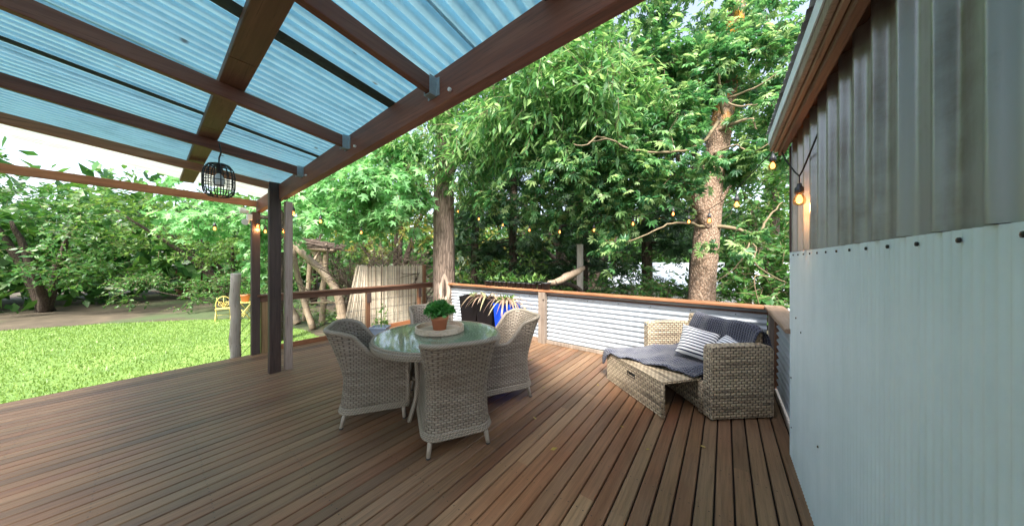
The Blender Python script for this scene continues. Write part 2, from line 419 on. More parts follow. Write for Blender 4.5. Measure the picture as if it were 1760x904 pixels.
def bark(name, dark, mid, light, sc=(22, 22, 4), spots=None, orange=None):
    t = NT(name); tc = t('TexCoord'); ob = tc.outputs['Object']
    n = t.noise(t.mapping(ob, sc), 1.0, 6, 0.7)
    v = t('TexVoronoi'); v.feature = 'DISTANCE_TO_EDGE'; v.inputs['Scale'].default_value = 1.0
    t.l(t.mapping(ob, tuple(q * 0.9 for q in sc)), v.inputs['Vector'])
    c = t.ramp(n, [(0.3, dark), (0.5, mid), (0.7, light)])
    c = t.mix(0.75, c, t.ramp(v.outputs['Distance'], [(0.0, (0.4, 0.38, 0.36)), (0.14, (1.1, 1.1, 1.1))]), 'MULTIPLY')
    if spots:
        vs = t('TexVoronoi'); vs.inputs['Scale'].default_value = 42; t.l(ob, vs.inputs['Vector'])
        c = t.mix(t.ramp(vs.outputs['Distance'], [(0.22, (0.9, 0.9, 0.9)), (0.34, (0, 0, 0))]), c, spots)
    if orange:
        sep = t('SeparateXYZ'); t.l(ob, sep.inputs[0])
        hi = t.ramp(t.math('MULTIPLY_ADD', sep.outputs[2], 0.15, 0.0), [(0.68, (0, 0, 0)), (0.85, (1, 1, 1))])
        pat = t.ramp(t.noise(ob, 6, 5), [(0.47, (0, 0, 0)), (0.56, (1, 1, 1))])
        c = t.mix(t.math('MULTIPLY', hi, pat), c, orange)
    h = t.math('ADD', n, t.math('MULTIPLY', v.outputs['Distance'], 1.2))
    return t.fin(c, 0.9, t.bump(h, 1.0, 0.03))
M['barkL'] = bark('furrowed_bark', (0.095, 0.068, 0.052), (0.215, 0.16, 0.125), (0.33, 0.26, 0.21), (20, 20, 3))
M['barkR'] = bark('speckled_bark', (0.14, 0.087, 0.057), (0.25, 0.165, 0.112), (0.35, 0.25, 0.178), (26, 26, 14), spots=(0.40, 0.33, 0.26), orange=(0.55, 0.25, 0.03))
M['barkD'] = bark('dark_bark', (0.03, 0.022, 0.016), (0.07, 0.05, 0.036), (0.12, 0.09, 0.065))
M['twig'] = plain('twig_bark', (0.19, 0.145, 0.085), 0.85, 0.3, 18)
M['twigdark'] = plain('bare_twig_bark', (0.085, 0.06, 0.045), 0.85, 0.35, 18)
M['scar'] = wood('bare_scar_wood', (0.17, 0.115, 0.08), (0.38, 0.30, 0.235), (0.54, 0.46, 0.38), 'Z')

# ================================================================== SETTING
rng = np.random.default_rng(7)
random.seed(5)
GZ = -0.85

def ground_mat():
    t = NT('garden_soil'); g = t('NewGeometry')
    n = t.noise(g.outputs['Position'], 1.4, 8, 0.65); n2 = t.noise(g.outputs['Position'], 0.25, 4)
    c = t.ramp(n, [(0.3, (0.045, 0.035, 0.022)), (0.55, (0.09, 0.07, 0.045)), (0.75, (0.15, 0.115, 0.075))])
    c = t.mix(t.ramp(n2, [(0.45, (0, 0, 0)), (0.6, (0.8, 0.8, 0.8))]), c, (0.055, 0.095, 0.03))
    return t.fin(c, 0.95, t.bump(n, 0.6, 0.05))
def lawn_mat():
    t = NT('lawn_turf'); g = t('NewGeometry')
    n = t.noise(g.outputs['Position'], 9, 6, 0.7); n2 = t.noise(g.outputs['Position'], 0.8, 4)
    c = t.ramp(t.math('ADD', t.math('MULTIPLY', n, 0.5), t.math('MULTIPLY', n2, 0.5)), [(0.35, (0.075, 0.15, 0.03)), (0.5, (0.145, 0.245, 0.05)), (0.7, (0.22, 0.31, 0.08))])
    return t.fin(c, 0.9, t.bump(n, 0.8, 0.04))
GM = ground_mat()
m = MB()
b = m.add([(-600, -600, GZ), (600, -600, GZ), (600, 600, GZ), (-600, 600, GZ)]); m.face([b, b + 1, b + 2, b + 3])
tag(m.build('ground', GM), kind='structure')
# the lawn: an irregular sheet on the ground left of the deck
m = MB()
lawn_poly = [(-6.9, -9), (-6.9, 2.2), (-7.8, 3.0), (-9.6, 3.25), (-11.2, 3.3), (-12.6, 3.1), (-14.2, 3.2), (-15.6, 2.4), (-16.8, 1.2), (-18.5, -1.0), (-20, -4.5), (-20, -9)]
b = m.add([(x, y, GZ + 0.012) for x, y in lawn_poly]); m.face([b + i for i in range(len(lawn_poly) - 1, -1, -1)])
tag(m.build('lawn', lawn_mat()), kind='structure')

# ---- deck: underframe plus individual boards (100 mm centres, 8 mm gaps)
m = MB(); m.box(-6.05, 0.56, -3.2, 4.5, -0.20, -0.032)
for k in range(5): m.timber((-5.9, -3 + k * 1.7, -0.5), (-5.9, -3 + k * 1.7, GZ), 0.09, 0.09)
deck = tag(m.build('deck', M['subdeck']), kind='structure')
board_cache = {}
def deck_board(x, y0, y1):
    L = round(y1 - y0, 2)
    if L not in board_cache:
        q = MB(); q.timber((0, 0, -0.0125), (0, L, -0.0125), 0.0895, 0.025, 0.0040)
        me = q.build('board', M['deck'], deck)
        board_cache[L] = me.data; o = me
    else:
        o = link('board', board_cache[L], deck)
    o.location = (x, y0, 0)
rows = [-6.0 + 0.1 * k for k in range(66)]
for k, x in enumerate(rows):
    yend = 4.47 if not -5.86 < x < -5.18 else 4.17
    cuts = [-3.2]
    r = random.random()
    if r < 0.55: cuts.append(round(random.choice([-1.0, 0.35, 1.7, 2.6, 3.5]), 2))
    if r < 0.18: cuts.append(round(cuts[1] + 0.45 * random.choice([2, 3, 4]), 2))
    cuts = [c for c in cuts if c < 4.0] + [yend + 0.003]
    for a, c in zip(cuts, cuts[1:]): deck_board(x, a, round(c - 0.003, 3))
m = MB()
for x in rows:
    for j in range(17):
        y = -2.9 + 0.45 * j
        for dx in (-0.024, 0.024):
            q = (x + dx + random.uniform(-.004, .004), y + random.uniform(-.006, .006))
            b = m.add([(q[0] + 0.0042 * math.cos(a), q[1] + 0.0042 * math.sin(a), 0.0006) for a in (0, 1.05, 2.09, 3.14, 4.19, 5.24)]); m.face([b + i for i in range(6)])
m.build('screw_heads', M['blackmetal'], deck)['kind'] = 'stuff'
# edge boards of the deck
m = MB(); m.timber((-6.09, -3.2, -0.11), (-6.09, 4.6, -0.11), 0.04, 0.2); m.build('edge_board', M['railY'], deck)

# ---- left railing
rail = thing('deck_railing', 'brown timber deck railing with thin wires running from the newel post to the big tree', 'railing', (-6.05, 1.19, 0))
m = MB(); m.timber((-6.05, 1.10, 0.937), (-6.05, 4.56, 0.937), 0.14, 0.034, 0.006); m.build('cap', M['railY'], rail, True)
m = MB(); m.timber((-6.05, 1.10, 0.874), (-6.05, 4.55, 0.874), 0.05, 0.088); m.build('under_rail', M['railY'], rail, True)
m = MB(); m.timber((-6.05, 1.20, 0), (-6.05, 1.20, 0.83), 0.09, 0.09, up=(0, 1, 0)); tag(m.build('newel_post', M['newel'], rail, True), 'pale knotty newel post')
for y in (2.88, 4.13):
    m = MB(); m.timber((-6.05, y, 0), (-6.05, y, 0.83), 0.075, 0.075, up=(0, 1, 0)); o = m.build('post', M['railZ'], rail, True)
    m = MB(); m.timber((-6.0, y, 0.62), (-6.0, y, 0.83), 0.09, 0.02, up=(1, 0, 0)); q = m.build('bracket_block', M['brownpost'], o, True)
m = MB(); m.timber((-6.06, 1.25, 0.04), (-6.06, 4.6, 0.04), 0.03, 0.085); m.build('kickboard', M['capY'] if False else M['orange'], rail, True)
for z in (0.17, 0.33, 0.47, 0.66):
    m = MB(); m.tube([(-6.05, 1.24, z), (-6.05, 4.6, z)], 0.003, 5); w = m.build('wire', M['wire'], rail, True)
    m = MB()
    m.tube([(-6.05, 1.245, z), (-6.05, 1.30, z)], 0.009, 6); m.tube([(-6.05, 1.30, z), (-6.05, 1.34, z + 0.02), (-6.05, 1.37, z + 0.012), (-6.05, 1.40, z)], 0.005, 5)
    m.build('turnbuckle', M['blackmetal'], w, True)

# ---- stair rail: a log post in the lawn, wires sloping up to the veranda post
st = thing('stair_railing', 'stripped grey log post at the lawn edge with four sloping wires', 'railing', (-6.9, 0.62, GZ))
m = MB()
lp = [(-6.32 + 0.012 * math.sin(k * 1.3), 0.89 + 0.01 * math.sin(k * 2.1), GZ + k * (2.15 / 10)) for k in range(11)]
m.tube(lp, [0.075 - 0.0012 * k + 0.003 * math.sin(k * 2.7) for k in range(11)], 12)
m.build('log_post', M['log'], st, True)
for k in range(4):
    m = MB(); z = 0.10 + 0.19 * k
    m.tube([(-6.30, 0.93, z - 0.16), (-6.08, 1.09, z + 0.12)], 0.004, 5); m.build('wire', M['blackmetal'], st, True)
    m = MB(); m.tube([(-6.30, 0.915, z - 0.165), (-6.29, 0.955, z - 0.155)], 0.016, 7); m.build('wire_clamp', M['blackmetal'], st, True)

# ================================================================== VERANDA ROOF
ver = thing('veranda', 'open veranda with dark brown beams and posts under a pale blue corrugated roof', 'veranda', (-4.86, 1.1, 0))
tilt = 0.037
def bz(x): return 2.335 + tilt * (x + 4.75)          # underside of the main beam
x0, x1 = -4.80, 0.36
m = MB(); m.timber((x0, 1.135, bz(x0) + 0.105), (x1, 1.135, bz(x1) + 0.105), 0.07, 0.21, 0.005); m.build('beam', M['beam'], ver, True)
m = MB(); m.timber((-6.09, 1.135, 2.39), (-4.905, 1.135, 2.435), 0.07, 0.19, 0.005); m.build('beam', M['beam'], ver, True)
m = MB(); m.timber((-4.855, 1.065, 0), (-4.855, 1.065, 2.56), 0.09, 0.125, 0.006, up=(0, 1, 0)); tag(m.build('post', M['darkpost'], ver, True), 'dark brown main post')
m = MB(); m.timber((-4.855, 1.215, 0), (-4.855, 1.215, 2.325), 0.085, 0.085, 0.006, up=(0, 1, 0)); tag(m.build('post', M['greypost'], ver, True), 'weathered pale grey post')
m = MB(); m.timber((-6.05, 1.085, 0), (-6.05, 1.085, 2.29), 0.10, 0.105, 0.006, up=(0, 1, 0)); tag(m.build('post', M['brownpost'], ver, True), 'brown post nearest the lawn')
def rz_(x, y): return 2.475 + 0.022 * (x + 4.0) + 0.115 * (1.1 - y)     # underside of a rafter
for k, x in enumerate((-0.22, -1.45, -2.68, -3.88)):
    m = MB(); m.timber((x, 1.098, rz_(x, 1.1) + 0.047), (x, -3.0, rz_(x, -3.0) + 0.047), 0.045, 0.095, 0.004)
    r_ = m.build('rafter', M['rafter'], ver, True)
    # galvanised joist hanger on the beam face
    m = MB(); z = rz_(x, 1.1)
    m.box(x - 0.029, x - 0.0245, 1.045, 1.099, z - 0.006, z + 0.105)
    m.box(x + 0.0245, x + 0.029, 1.045, 1.099, z - 0.006, z + 0.105)
    m.box(x - 0.029, x + 0.029, 1.045, 1.099, z - 0.011, z - 0.006)
    for s in (-1, 1): m.box(x + s * 0.058 - 0.029, x + s * 0.058 + 0.029, 1.094, 1.0985, z - 0.006, z + 0.10) if False else None
    m.box(x + 0.029, x + 0.056, 1.0935, 1.0985, z - 0.01, z + 0.10)
    m.box(x - 0.056, x - 0.029, 1.0935, 1.0985, z - 0.01, z + 0.10)
    hgr = m.build('joist_hanger', M['galv'], r_, True)
    m = MB(); q = 0
    m.tube([(x + 0.16, 1.098, z - 0.02), (x + 0.16, 1.080, z - 0.02)], 0.011, 8)
    m.build('bolt', M['white'], ver, True)
m = MB(); m.timber((-4.80, 0.99, 2.50), (-4.80, -3.0, 2.95), 0.045, 0.09, 0.004); m.build('rafter', M['orange'], ver, True)
m = MB(); m.timber((-6.0, 1.09, 2.42), (-6.0, -3.0, 2.52), 0.045, 0.10, 0.004); m.build('rafter', M['orange'], ver, True)
def zs(x, y): return 2.615 + 0.024 * (x + 4.0) + 0.135 * (1.1 - y)      # roof sheets
for yc in (0.36, -1.05, -2.4):
    for xa, xb in ((-6.05, -4.9), (-4.9, -3.6), (-3.6, -2.3), (-2.3, -0.9), (-0.9, 0.3)):
        w = 0.13
        zz = lambda x: rz_(x, yc) + 0.095 + 0.028
        m = MB(); m.timber((xa + 0.004, yc, zz(xa)), (xb - 0.004, yc, zz(xb)), w, 0.052, 0.003); m.build('purlin', M['purlin'], ver, True)
pitch = 0.076
sx = -6.15
nsheet = 0
while sx < 0.30:
    wdt = 0.874 if sx + 0.874 < 0.36 else 0.38 - sx
    n = max(8, int(wdt / pitch * 12))
    rows_ = []
    for y in (1.21, 0.2, -0.8, -2.0, -3.05):
        rows_.append([(sx + wdt * i / n, y, zs(sx, y) + 0.024 * wdt * i / n + 0.040 * (0.5 + 0.5 * math.cos(2 * math.pi * (sx + wdt * i / n) / pitch)) ** 3.2 + (0.003 if nsheet % 2 else 0)) for i in range(n + 1)])
    m = MB(); m.grid(rows_, smooth=True)
    clear = sx + wdt < -4.7
    m.build('roof_sheet', M['roofclear'] if clear else M['roof'], ver, True)
    if wdt < 0.5: break
    sx += 0.836; nsheet += 1
for x in (-0.6, -1.95, -3.44):
    m = MB(); w = 0.05 if x > -3 else 0.035
    rows_ = [[(x - w, y, zs(x, y) - 0.016), (x - w * 0.5, y, zs(x, y) - 0.024), (x + w * 0.5, y, zs(x, y) - 0.024), (x + w, y, zs(x, y) - 0.014)] for y in np.linspace(1.20, -3.0, 30)]
    m.grid(rows_); m.build('flashing_strip', M['seam'], ver, True)
# roof edge flashing along the beam, outer side
m = MB(); m.box(-6.1, 0.36, 1.215, 1.222, 2.50, 2.57); 
# floodlight on the post nearest the lawn
fl = thing('floodlight', 'small white twin floodlight fixed high on the brown post nearest the lawn', 'floodlight', (-6.0, 1.02, 2.15))
m = MB(); m.box(-0.02, 0.06, -0.05, 0.012, 0.0, 0.09); m.build('bracket', M['white'], fl, bevel=0.006)
for s, (dx, dz, ax) in enumerate(((0.03, 0.13, (-0.5, -0.75, 0.3)), (0.10, -0.03, (0.75, -0.5, -0.35)))):
    a = Vector(ax).normalized(); c = Vector((dx, -0.06, dz))
    m = MB(); m.tube([c - a * 0.03, c, c + a * 0.05, c + a * 0.06], [0.022, 0.034, 0.048, 0.045], 12); m.build('lamp_head', M['white'], fl)

# cage pendant lamp
pl = thing('pendant_lamp', 'black wire cage pendant lamp hanging below the veranda rafters', 'lamp', (-3.76, 0.42, 2.10))
m = MB()
prof = [(0.035, 0.31), (0.07, 0.295), (0.098, 0.255), (0.108, 0.20), (0.108, 0.09), (0.100, 0.035), (0.075, 0.008), (0.045, 0.0)]
for k in range(16):
    a = 2 * math.pi * k / 16
    m.tube([(r * math.cos(a), r * math.sin(a), z) for r, z in prof], 0.0042, 5)
for z, r in ((0.295, 0.07), (0.255, 0.098), (0.09, 0.108), (0.145, 0.108), (0.20, 0.108), (0.008, 0.075), (0.035, 0.1)):
    m.tube([(r * math.cos(a), r * math.sin(a), z) for a in np.linspace(0, 2 * math.pi, 24, endpoint=False)], 0.004, 5, closed=True)
m.build('cage', M['blackmetal'], pl)
m = MB(); m.tube([(0, 0, 0.31), (0.004, 0, 0.36), (0.0, 0.012, 0.41), (0.012, 0.01, 0.44), (0.0, 0, 0.50)], 0.006, 6); m.build('hook', M['blackmetal'], pl)
m = MB(); m.lathe([(0.001, 0.31), (0.036, 0.305), (0.038, 0.29), (0.02, 0.28), (0.02, 0.22), (0.001, 0.22)], 14); m.build('lamp_holder', M['blackplastic'], pl)
m = MB(); m.lathe([(0.001, 0.22), (0.018, 0.21), (0.040, 0.165), (0.044, 0.14), (0.03, 0.105), (0.001, 0.095)], 16); m.build('bulb', M['white'], pl)

# ================================================================== CORRUGATED BALUSTRADE
def corr_panel(m, p0, p1, z0, z1, nrm, amp=0.0150, per=0.076):
    n = int((z1 - z0) / per * 10)
    p0 = Vector(p0); p1 = Vector(p1); nv = Vector(nrm); L = (p1 - p0).length; rows_ = []
    for i in range(n + 1):
        z = z0 + (z1 - z0) * i / n
        o_ = nv * (amp * math.cos(2 * math.pi * z / per))
        rows_.append([tuple(p0 + (p1 - p0) * u + o_ + Vector((0, 0, z))) for u in np.linspace(0, 1, 5)])
    m.grid(rows_)
    return m
fen = thing('corrugated_balustrade', 'long white corrugated iron balustrade with an orange timber cap behind the table', 'balustrade', (-2.65, 4.5, 0))
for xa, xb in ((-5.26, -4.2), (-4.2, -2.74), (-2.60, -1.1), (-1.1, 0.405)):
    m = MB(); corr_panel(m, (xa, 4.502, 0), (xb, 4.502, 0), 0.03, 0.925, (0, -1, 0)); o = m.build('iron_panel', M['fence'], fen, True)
    for k in range(3):
        for z in (0.2, 0.58, 0.81):
            m = MB(); c = (xa + 0.25 + k * 0.5 + random.uniform(-.04, .04), 4.486, round(z / 0.076) * 0.076)
            m.lathe([(0.001, 0.0), (0.007, 0.001), (0.007, 0.006), (0.001, 0.008)], 7)
            m.v = [(c[0] + v[0], c[1] - v[2], c[2] + v[1]) for v in m.v]
            m.build('screw', M['blackmetal'], o, True)
m = MB(); m.timber((-5.30, 4.455, 0.955), (-2.2, 4.455, 0.955), 0.13, 0.04, 0.007); m.build('cap_rail', M['capX'], fen, True)
m = MB(); m.timber((-2.196, 4.455, 0.955), (0.372, 4.455, 0.955), 0.13, 0.04, 0.007); m.build('cap_rail', M['capX'], fen, True)
m = MB(); m.timber((-5.26, 4.535, 0.89), (0.44, 4.535, 0.89), 0.05, 0.075); m.build('back_rail', M['railY'], fen, True)
for xa, xb in ((-5.27, -2.755), (-2.59, 0.38)):
    m = MB(); m.timber((xa, 4.465, 0.03), (xb, 4.465, 0.03), 0.03, 0.06 if xa > -3 else 0.1); m.build('kick_rail', M['fencepost'] if xa > -3 else M['capY'], fen, True)
m = MB(); m.timber((-2.705, 4.44, 0), (-2.705, 4.44, 0.932), 0.07, 0.085, up=(0, 1, 0)); m.build('post', M['fencepost'], fen, True)
m = MB(); m.timber((-2.628, 4.43, 0), (-2.628, 4.43, 0.932), 0.07, 0.10, up=(0, 1, 0)); o = m.build('post', M['fencepost'], fen, True)
m = MB(); m.tube([(-2.615, 4.382, 0.80), (-2.615, 4.37, 0.80)], 0.014, 8); m.build('bolt', M['blackmetal'], o, True)

fe2 = thing('corrugated_balustrade', 'short corrugated iron balustrade with a wide weathered cap beside the pale blue wall', 'balustrade', (0.48, 3.8, 0))
m = MB(); corr_panel(m, (0.485, 4.40, 0), (0.485, 3.06, 0), 0.07, 0.925, (-1, 0, 0), 0.016); m.build('iron_panel', M['fence'], fe2, True)
m = MB(); m.timber((0.465, 4.53, 0.957), (0.465, 3.02, 0.957), 0.18, 0.036, 0.006); m.build('cap_rail', M['capY'], fe2, True)
m = MB(); m.timber((0.445, 4.435, 0), (0.445, 4.435, 0.935), 0.065, 0.07, up=(0, 1, 0)); m.build('post', M['fencepost'], fe2, True)
m = MB(); m.timber((0.475, 4.36, 0), (0.475, 4.36, 0.935), 0.04, 0.045, up=(0, 1, 0)); m.build('post', M['railZ'], fe2, True)
m = MB(); m.timber((0.47, 4.33, 0.03), (0.47, 3.05, 0.03), 0.035, 0.055); m.build('kick_rail', M['log'], fe2, True)

# ================================================================== HOUSE WALL ON THE RIGHT
ho = thing('house', 'house corner with pale blue ribbed cladding below dark corrugated iron and a timber eave', 'house', (0.45, 2.0, 0))
HY1, HY0 = 3.03, -1.5
m = MB(); m.box(0.425, 0.80, HY0, HY1 - 0.02, -0.25, 2.46); m.build('wall', M['zinc'], ho, True)
# lower cladding: finely ribbed vertical sheet
def ribbed(m, x, ya, yb, za, zb, per, amp, sharp=1.0):
    K = 24 if per > 0.1 else 8; n = int((yb - ya) / per * K); rows_ = []
    def off(i):
        p = (i / float(K)) % 1.0
        return amp * (0.5 - 0.5 * math.cos(2 * math.pi * p)) ** sharp
    for z in (zb, za):
        rows_.append([(x - off(i), ya + (yb - ya) * i / n, z) for i in range(n + 1)])
    m.grid(rows_, flip=True)
m = MB(); ribbed(m, 0.408, HY0, HY1 - 0.004, -0.22, 1.568, 0.033, 0.0035, 1.6); m.box(0.404, 0.424, HY1 - 0.004, HY1 + 0.004, -0.22, 1.570); 
o = m.build('lower_cladding', M['clad'], ho, True)
for y in np.arange(0.4, 3.0, 0.165):
    m = MB(); m.lathe([(0.001, 0.0), (0.006, 0.001), (0.006, 0.005), (0.001, 0.006)], 7); c = (0.404, y, 1.545)
    m.v = [(c[0] - v[2], c[1] + v[0], c[2] + v[1]) for v in m.v]; m.build('screw', M['blackmetal'], o, True)
for y, z in ((2.78, 1.10), (2.62, 1.03), (2.2, 0.5), (2.95, 0.25), (2.96, 0.62)):
    m = MB(); m.lathe([(0.001, 0.0), (0.006, 0.001), (0.006, 0.005), (0.001, 0.006)], 7); c = (0.404, y, z)
    m.v = [(c[0] - v[2], c[1] + v[0], c[2] + v[1]) for v in m.v]; m.build('screw', M['blackmetal'], o, True)
m = MB(); ribbed(m, 0.424, HY0, HY1 - 0.035, 1.57, 2.40, 0.17, 0.032, 9.0); m.build('upper_cladding', M['zinc'], ho, True)
m = MB(); m.timber((0.416, HY1 - 0.026, 1.57), (0.416, HY1 - 0.026, 2.38), 0.035, 0.022, 0.003, up=(0, 1, 0)); m.build('corner_trim', M['brownpost'], ho, True)
# eave: flashing, two fascia boards, soffit boards, rafter tails
EY1 = 2.93
m = MB(); m.box(0.272, 0.278, HY0, EY1 + 0.01, 2.40, 2.462); m.box(0.272, 0.34, HY0, EY1 + 0.01, 2.462, 2.468); m.build('flashing', M['clad'], ho, True)
m = MB(); m.timber((0.289, EY1, 2.395), (0.289, HY0, 2.395), 0.02, 0.10, 0.003); m.build('fascia', M['fencepost'], ho, True)
m = MB(); m.timber((0.312, EY1 - 0.005, 2.365), (0.312, HY0, 2.365), 0.022, 0.07, 0.003); m.build('fascia', M['capY'], ho, True)
m = MB(); m.timber((0.343, EY1 - 0.01, 2.36), (0.343, HY0, 2.36), 0.036, 0.12, 0.004); m.build('fascia', M['railY'], ho, True)
for k in range(1):
    x = 0.362 + 0.02 + k * 0.05
    m = MB(); m.timber((0.393, EY1, 2.395), (0.393, HY0, 2.395), 0.058, 0.018, 0.002); m.build('soffit_board', M['railY'], ho, True)
# unseen house wall behind the camera, added to block light from behind
m = MB(); m.box(-6.2, 0.42, -3.35, -3.2, -0.6, 2.75); m.build('unseen_back_wall', M['clad'], ho, True)
# corrugated roof of the house above the eave
m = MB(); rows_ = []
for x in (0.26, 1.2, 2.6):
    rows_.append([(x, y, 2.49 + (x - 0.26) * 0.18 + 0.008 * math.cos(2 * math.pi * y / 0.076)) for y in np.arange(HY0, EY1 + 0.02, 0.0095)])
m.grid(rows_); m.build('roof', M['zinc'], ho, True)

# ================================================================== DINING SET
TX, TY = -2.39, 1.87
def smooth(a, b, x):
    u = max(0.0, min(1.0, (x - a) / (b - a))); return u * u * (3 - 2 * u)

def make_chair(label):
    root = thing('dining_chair', label, 'chair', (0, 0, 0), 0, 'wicker tub chairs round the glass table')
    hw, yb, yf, cr = 0.25, -0.27, 0.29, 0.10
    P = []
    for i in range(9): P.append((-hw, yf + (yb + cr - yf) * i / 8, -1, 0))
    for i in range(1, 8):
        a = math.pi + (math.pi / 2) * i / 8; P.append((-hw + cr + cr * math.cos(a), yb + cr + cr * math.sin(a), math.cos(a), math.sin(a)))
    for i in range(11): P.append((-hw + cr + (2 * hw - 2 * cr) * i / 10, yb, 0, -1))
    for i in range(1, 8):
        a = 1.5 * math.pi + (math.pi / 2) * i / 8; P.append((hw - cr + cr * math.cos(a), yb + cr + cr * math.sin(a), math.cos(a), math.sin(a)))
    for i in range(9): P.append((hw, yb + cr + (yf - yb - cr) * i / 8, 1, 0))
    arc = [0]
    for a, c in zip(P, P[1:]): arc.append(arc[-1] + math.hypot(c[0] - a[0], c[1] - a[1]))
    def top(x, y):
        arm = 0.615 + 0.265 * smooth(0.03, -0.27, y)
        if y > yf - 0.06: arm -= 0.05 * ((y - yf + 0.06) / 0.06) ** 2          # rounded front corner of the arm
        return arm
    def shell(x, y, nx, ny, z, inset=0.0):
        low = 0.03 * max(0, (0.42 - z) / 0.30) ** 1.6
        hi = max(0, (z - 0.42) / 0.45)
        back = max(0, -ny)
        off = low + 0.030 * hi ** 1.5 + back * 0.10 * hi ** 1.3 - inset
        return (x + nx * off, y + ny * off - 0.02 * hi * (back > 0.3), z)
    nz = 20; z0 = 0.135
    def sheet(inset, flip, m):
        rows_ = []; uvs = []
        for j in range(nz + 1):
            r = []; u = []
            for k, (x, y, nx, ny) in enumerate(P):
                zt = top(x, y) if not inset else top(x, y) - 0.002
                z = z0 + (zt - z0) * j / nz
                r.append(shell(x, y, nx, ny, z, inset)); u.append((arc[k], z))
            rows_.append(r); uvs.append(u)
        m.grid(rows_, uvs, True, flip)
        return rows_
    m = MB(); ro = sheet(0.0, False, m); ri = sheet(0.034, True, m)
    m.build('shell', M['chair'], root)
    # braided rim along the arms and back, down the front edges
    rim = []
    lft = [tuple((Vector(ro[j][0]) + Vector(ri[j][0])) / 2) for j in range(0, nz, 2)]
    rgt = [tuple((Vector(ro[j][-1]) + Vector(ri[j][-1])) / 2) for j in range(0, nz, 2)]
    rim += lft
    rim += [tuple((Vector(a) + Vector(c)) / 2) for a, c in zip(ro[nz], ri[nz])]
    rim += rgt[::-1]
    m = MB(); m.tube(rim, 0.021, 8); m.build('rim', M['rope'], root)
    # three rows of braid round the foot of the shell
    m = MB()
    for z, e in ((0.135, 0.012), (0.152, 0.010), (0.169, 0.008)):
        pts = [shell(x, y, nx, ny, z, -e + 0.01) for x, y, nx, ny in P]
        fr = [(hw * (1 - 2 * i / 8) * 1.08, yf + 0.005, z) for i in range(1, 8)]
        m.tube(pts + fr, 0.0105, 6, closed=True)
    m.build('skirt_braid', M['rope'], root)
    m = MB(); m.box(-0.235, 0.235, yf - 0.03, yf - 0.005, 0.13, 0.425); m.build('apron', M['chair'], root)
    m = MB(); m.box(-0.225, 0.225, -0.24, yf - 0.002, 0.40, 0.445); m.build('seat', M['chair'], root, bevel=0.015)
    for sx_, sy_, sp in ((-1, -1, 1), (1, -1, 1), (-1, 1, 0.4), (1, 1, 0.4)):
        tx = 0.215 * sx_; ty = -0.235 if sy_ < 0 else 0.245
        bx = tx + 0.022 * sx_; by = ty + (-0.035 if sy_ < 0 else 0.012)
        m = MB(); m.tube([(tx, ty, 0.16), ((tx + bx) / 2, (ty + by) / 2, 0.085), (bx, by, 0.008)], [0.020, 0.019, 0.0165], 10); l = m.build('leg', M['chairleg'], root)
        m = MB(); m.tube([(bx, by, 0.012), (bx, by, 0.0)], 0.018, 10); m.build('foot_cap', M['blackplastic'], l)
    return root

chairs = [((-1.905, 1.645), (-0.86, 0.50), 'wicker tub chair nearest the camera with its curved back turned to us'),
          ((-2.784, 1.42), (0.54, 0.84), 'wicker tub chair left of the table seen from its side'),
          ((-2.05, 2.46), (-0.46, -0.89), 'pale wicker tub chair right of the table below the blue planter'),
          ((-2.97, 2.23), (0.80, -0.55), 'wicker tub chair mostly hidden behind the round table')]
for k, ((cx, cy), (fx, fy), lab) in enumerate(chairs):
    c = make_chair(lab) if k == 0 else copy_tree(chair0)
    if k == 0: chair0 = c
    c['label'] = lab
    c.location = (cx, cy, 0.0); c.rotation_euler = (0, 0, math.atan2(fy, fx) - math.pi / 2)

tb = thing('dining_table', 'round wicker dining table with a glass top and tray', 'table', (TX, TY, 0))
m = MB(); m.lathe([(0.001, 0.728), (0.585, 0.728), (0.618, 0.735), (0.634, 0.727), (0.640, 0.705), (0.634, 0.680), (0.615, 0.668), (0.55, 0.666), (0.001, 0.666)], 72)
m.build('table_top', M['tabletop'], tb)
m = MB()
for z, r in ((0.735, 0.628), (0.716, 0.641), (0.697, 0.643), (0.678, 0.636)):
    m.tube([(r * math.cos(a), r * math.sin(a), z) for a in np.linspace(0, 2 * math.pi, 72, endpoint=False)], 0.0105, 6, closed=True)
m.build('edge_braid', M['rope'], tb)
m = MB(); m.lathe([(0.001, 0.740), (0.608, 0.740), (0.613, 0.743), (0.608, 0.747), (0.001, 0.747)], 72, smooth=False); m.build('glass_top', M['glass'], tb)
for k in range(4):
    a = R(-82.5 + 90 * k); c, s = math.cos(a), math.sin(a)
    m = MB(); m.tube([(r * c, r * s, z) for r, z in ((0.30, 0.67), (0.285, 0.5), (0.275, 0.33), (0.30, 0.18), (0.37, 0.03), (0.38, 0.0))], [0.028, 0.027, 0.026, 0.024, 0.020, 0.018], 10)
    m.build('leg', M['rope'], tb)
m = MB(); m.tube([(0.27 * math.cos(a), 0.27 * math.sin(a), 0.35) for a in np.linspace(0, 2 * math.pi, 32, endpoint=False)], 0.014, 8, closed=True); m.build('stretcher', M['rope'], tb)

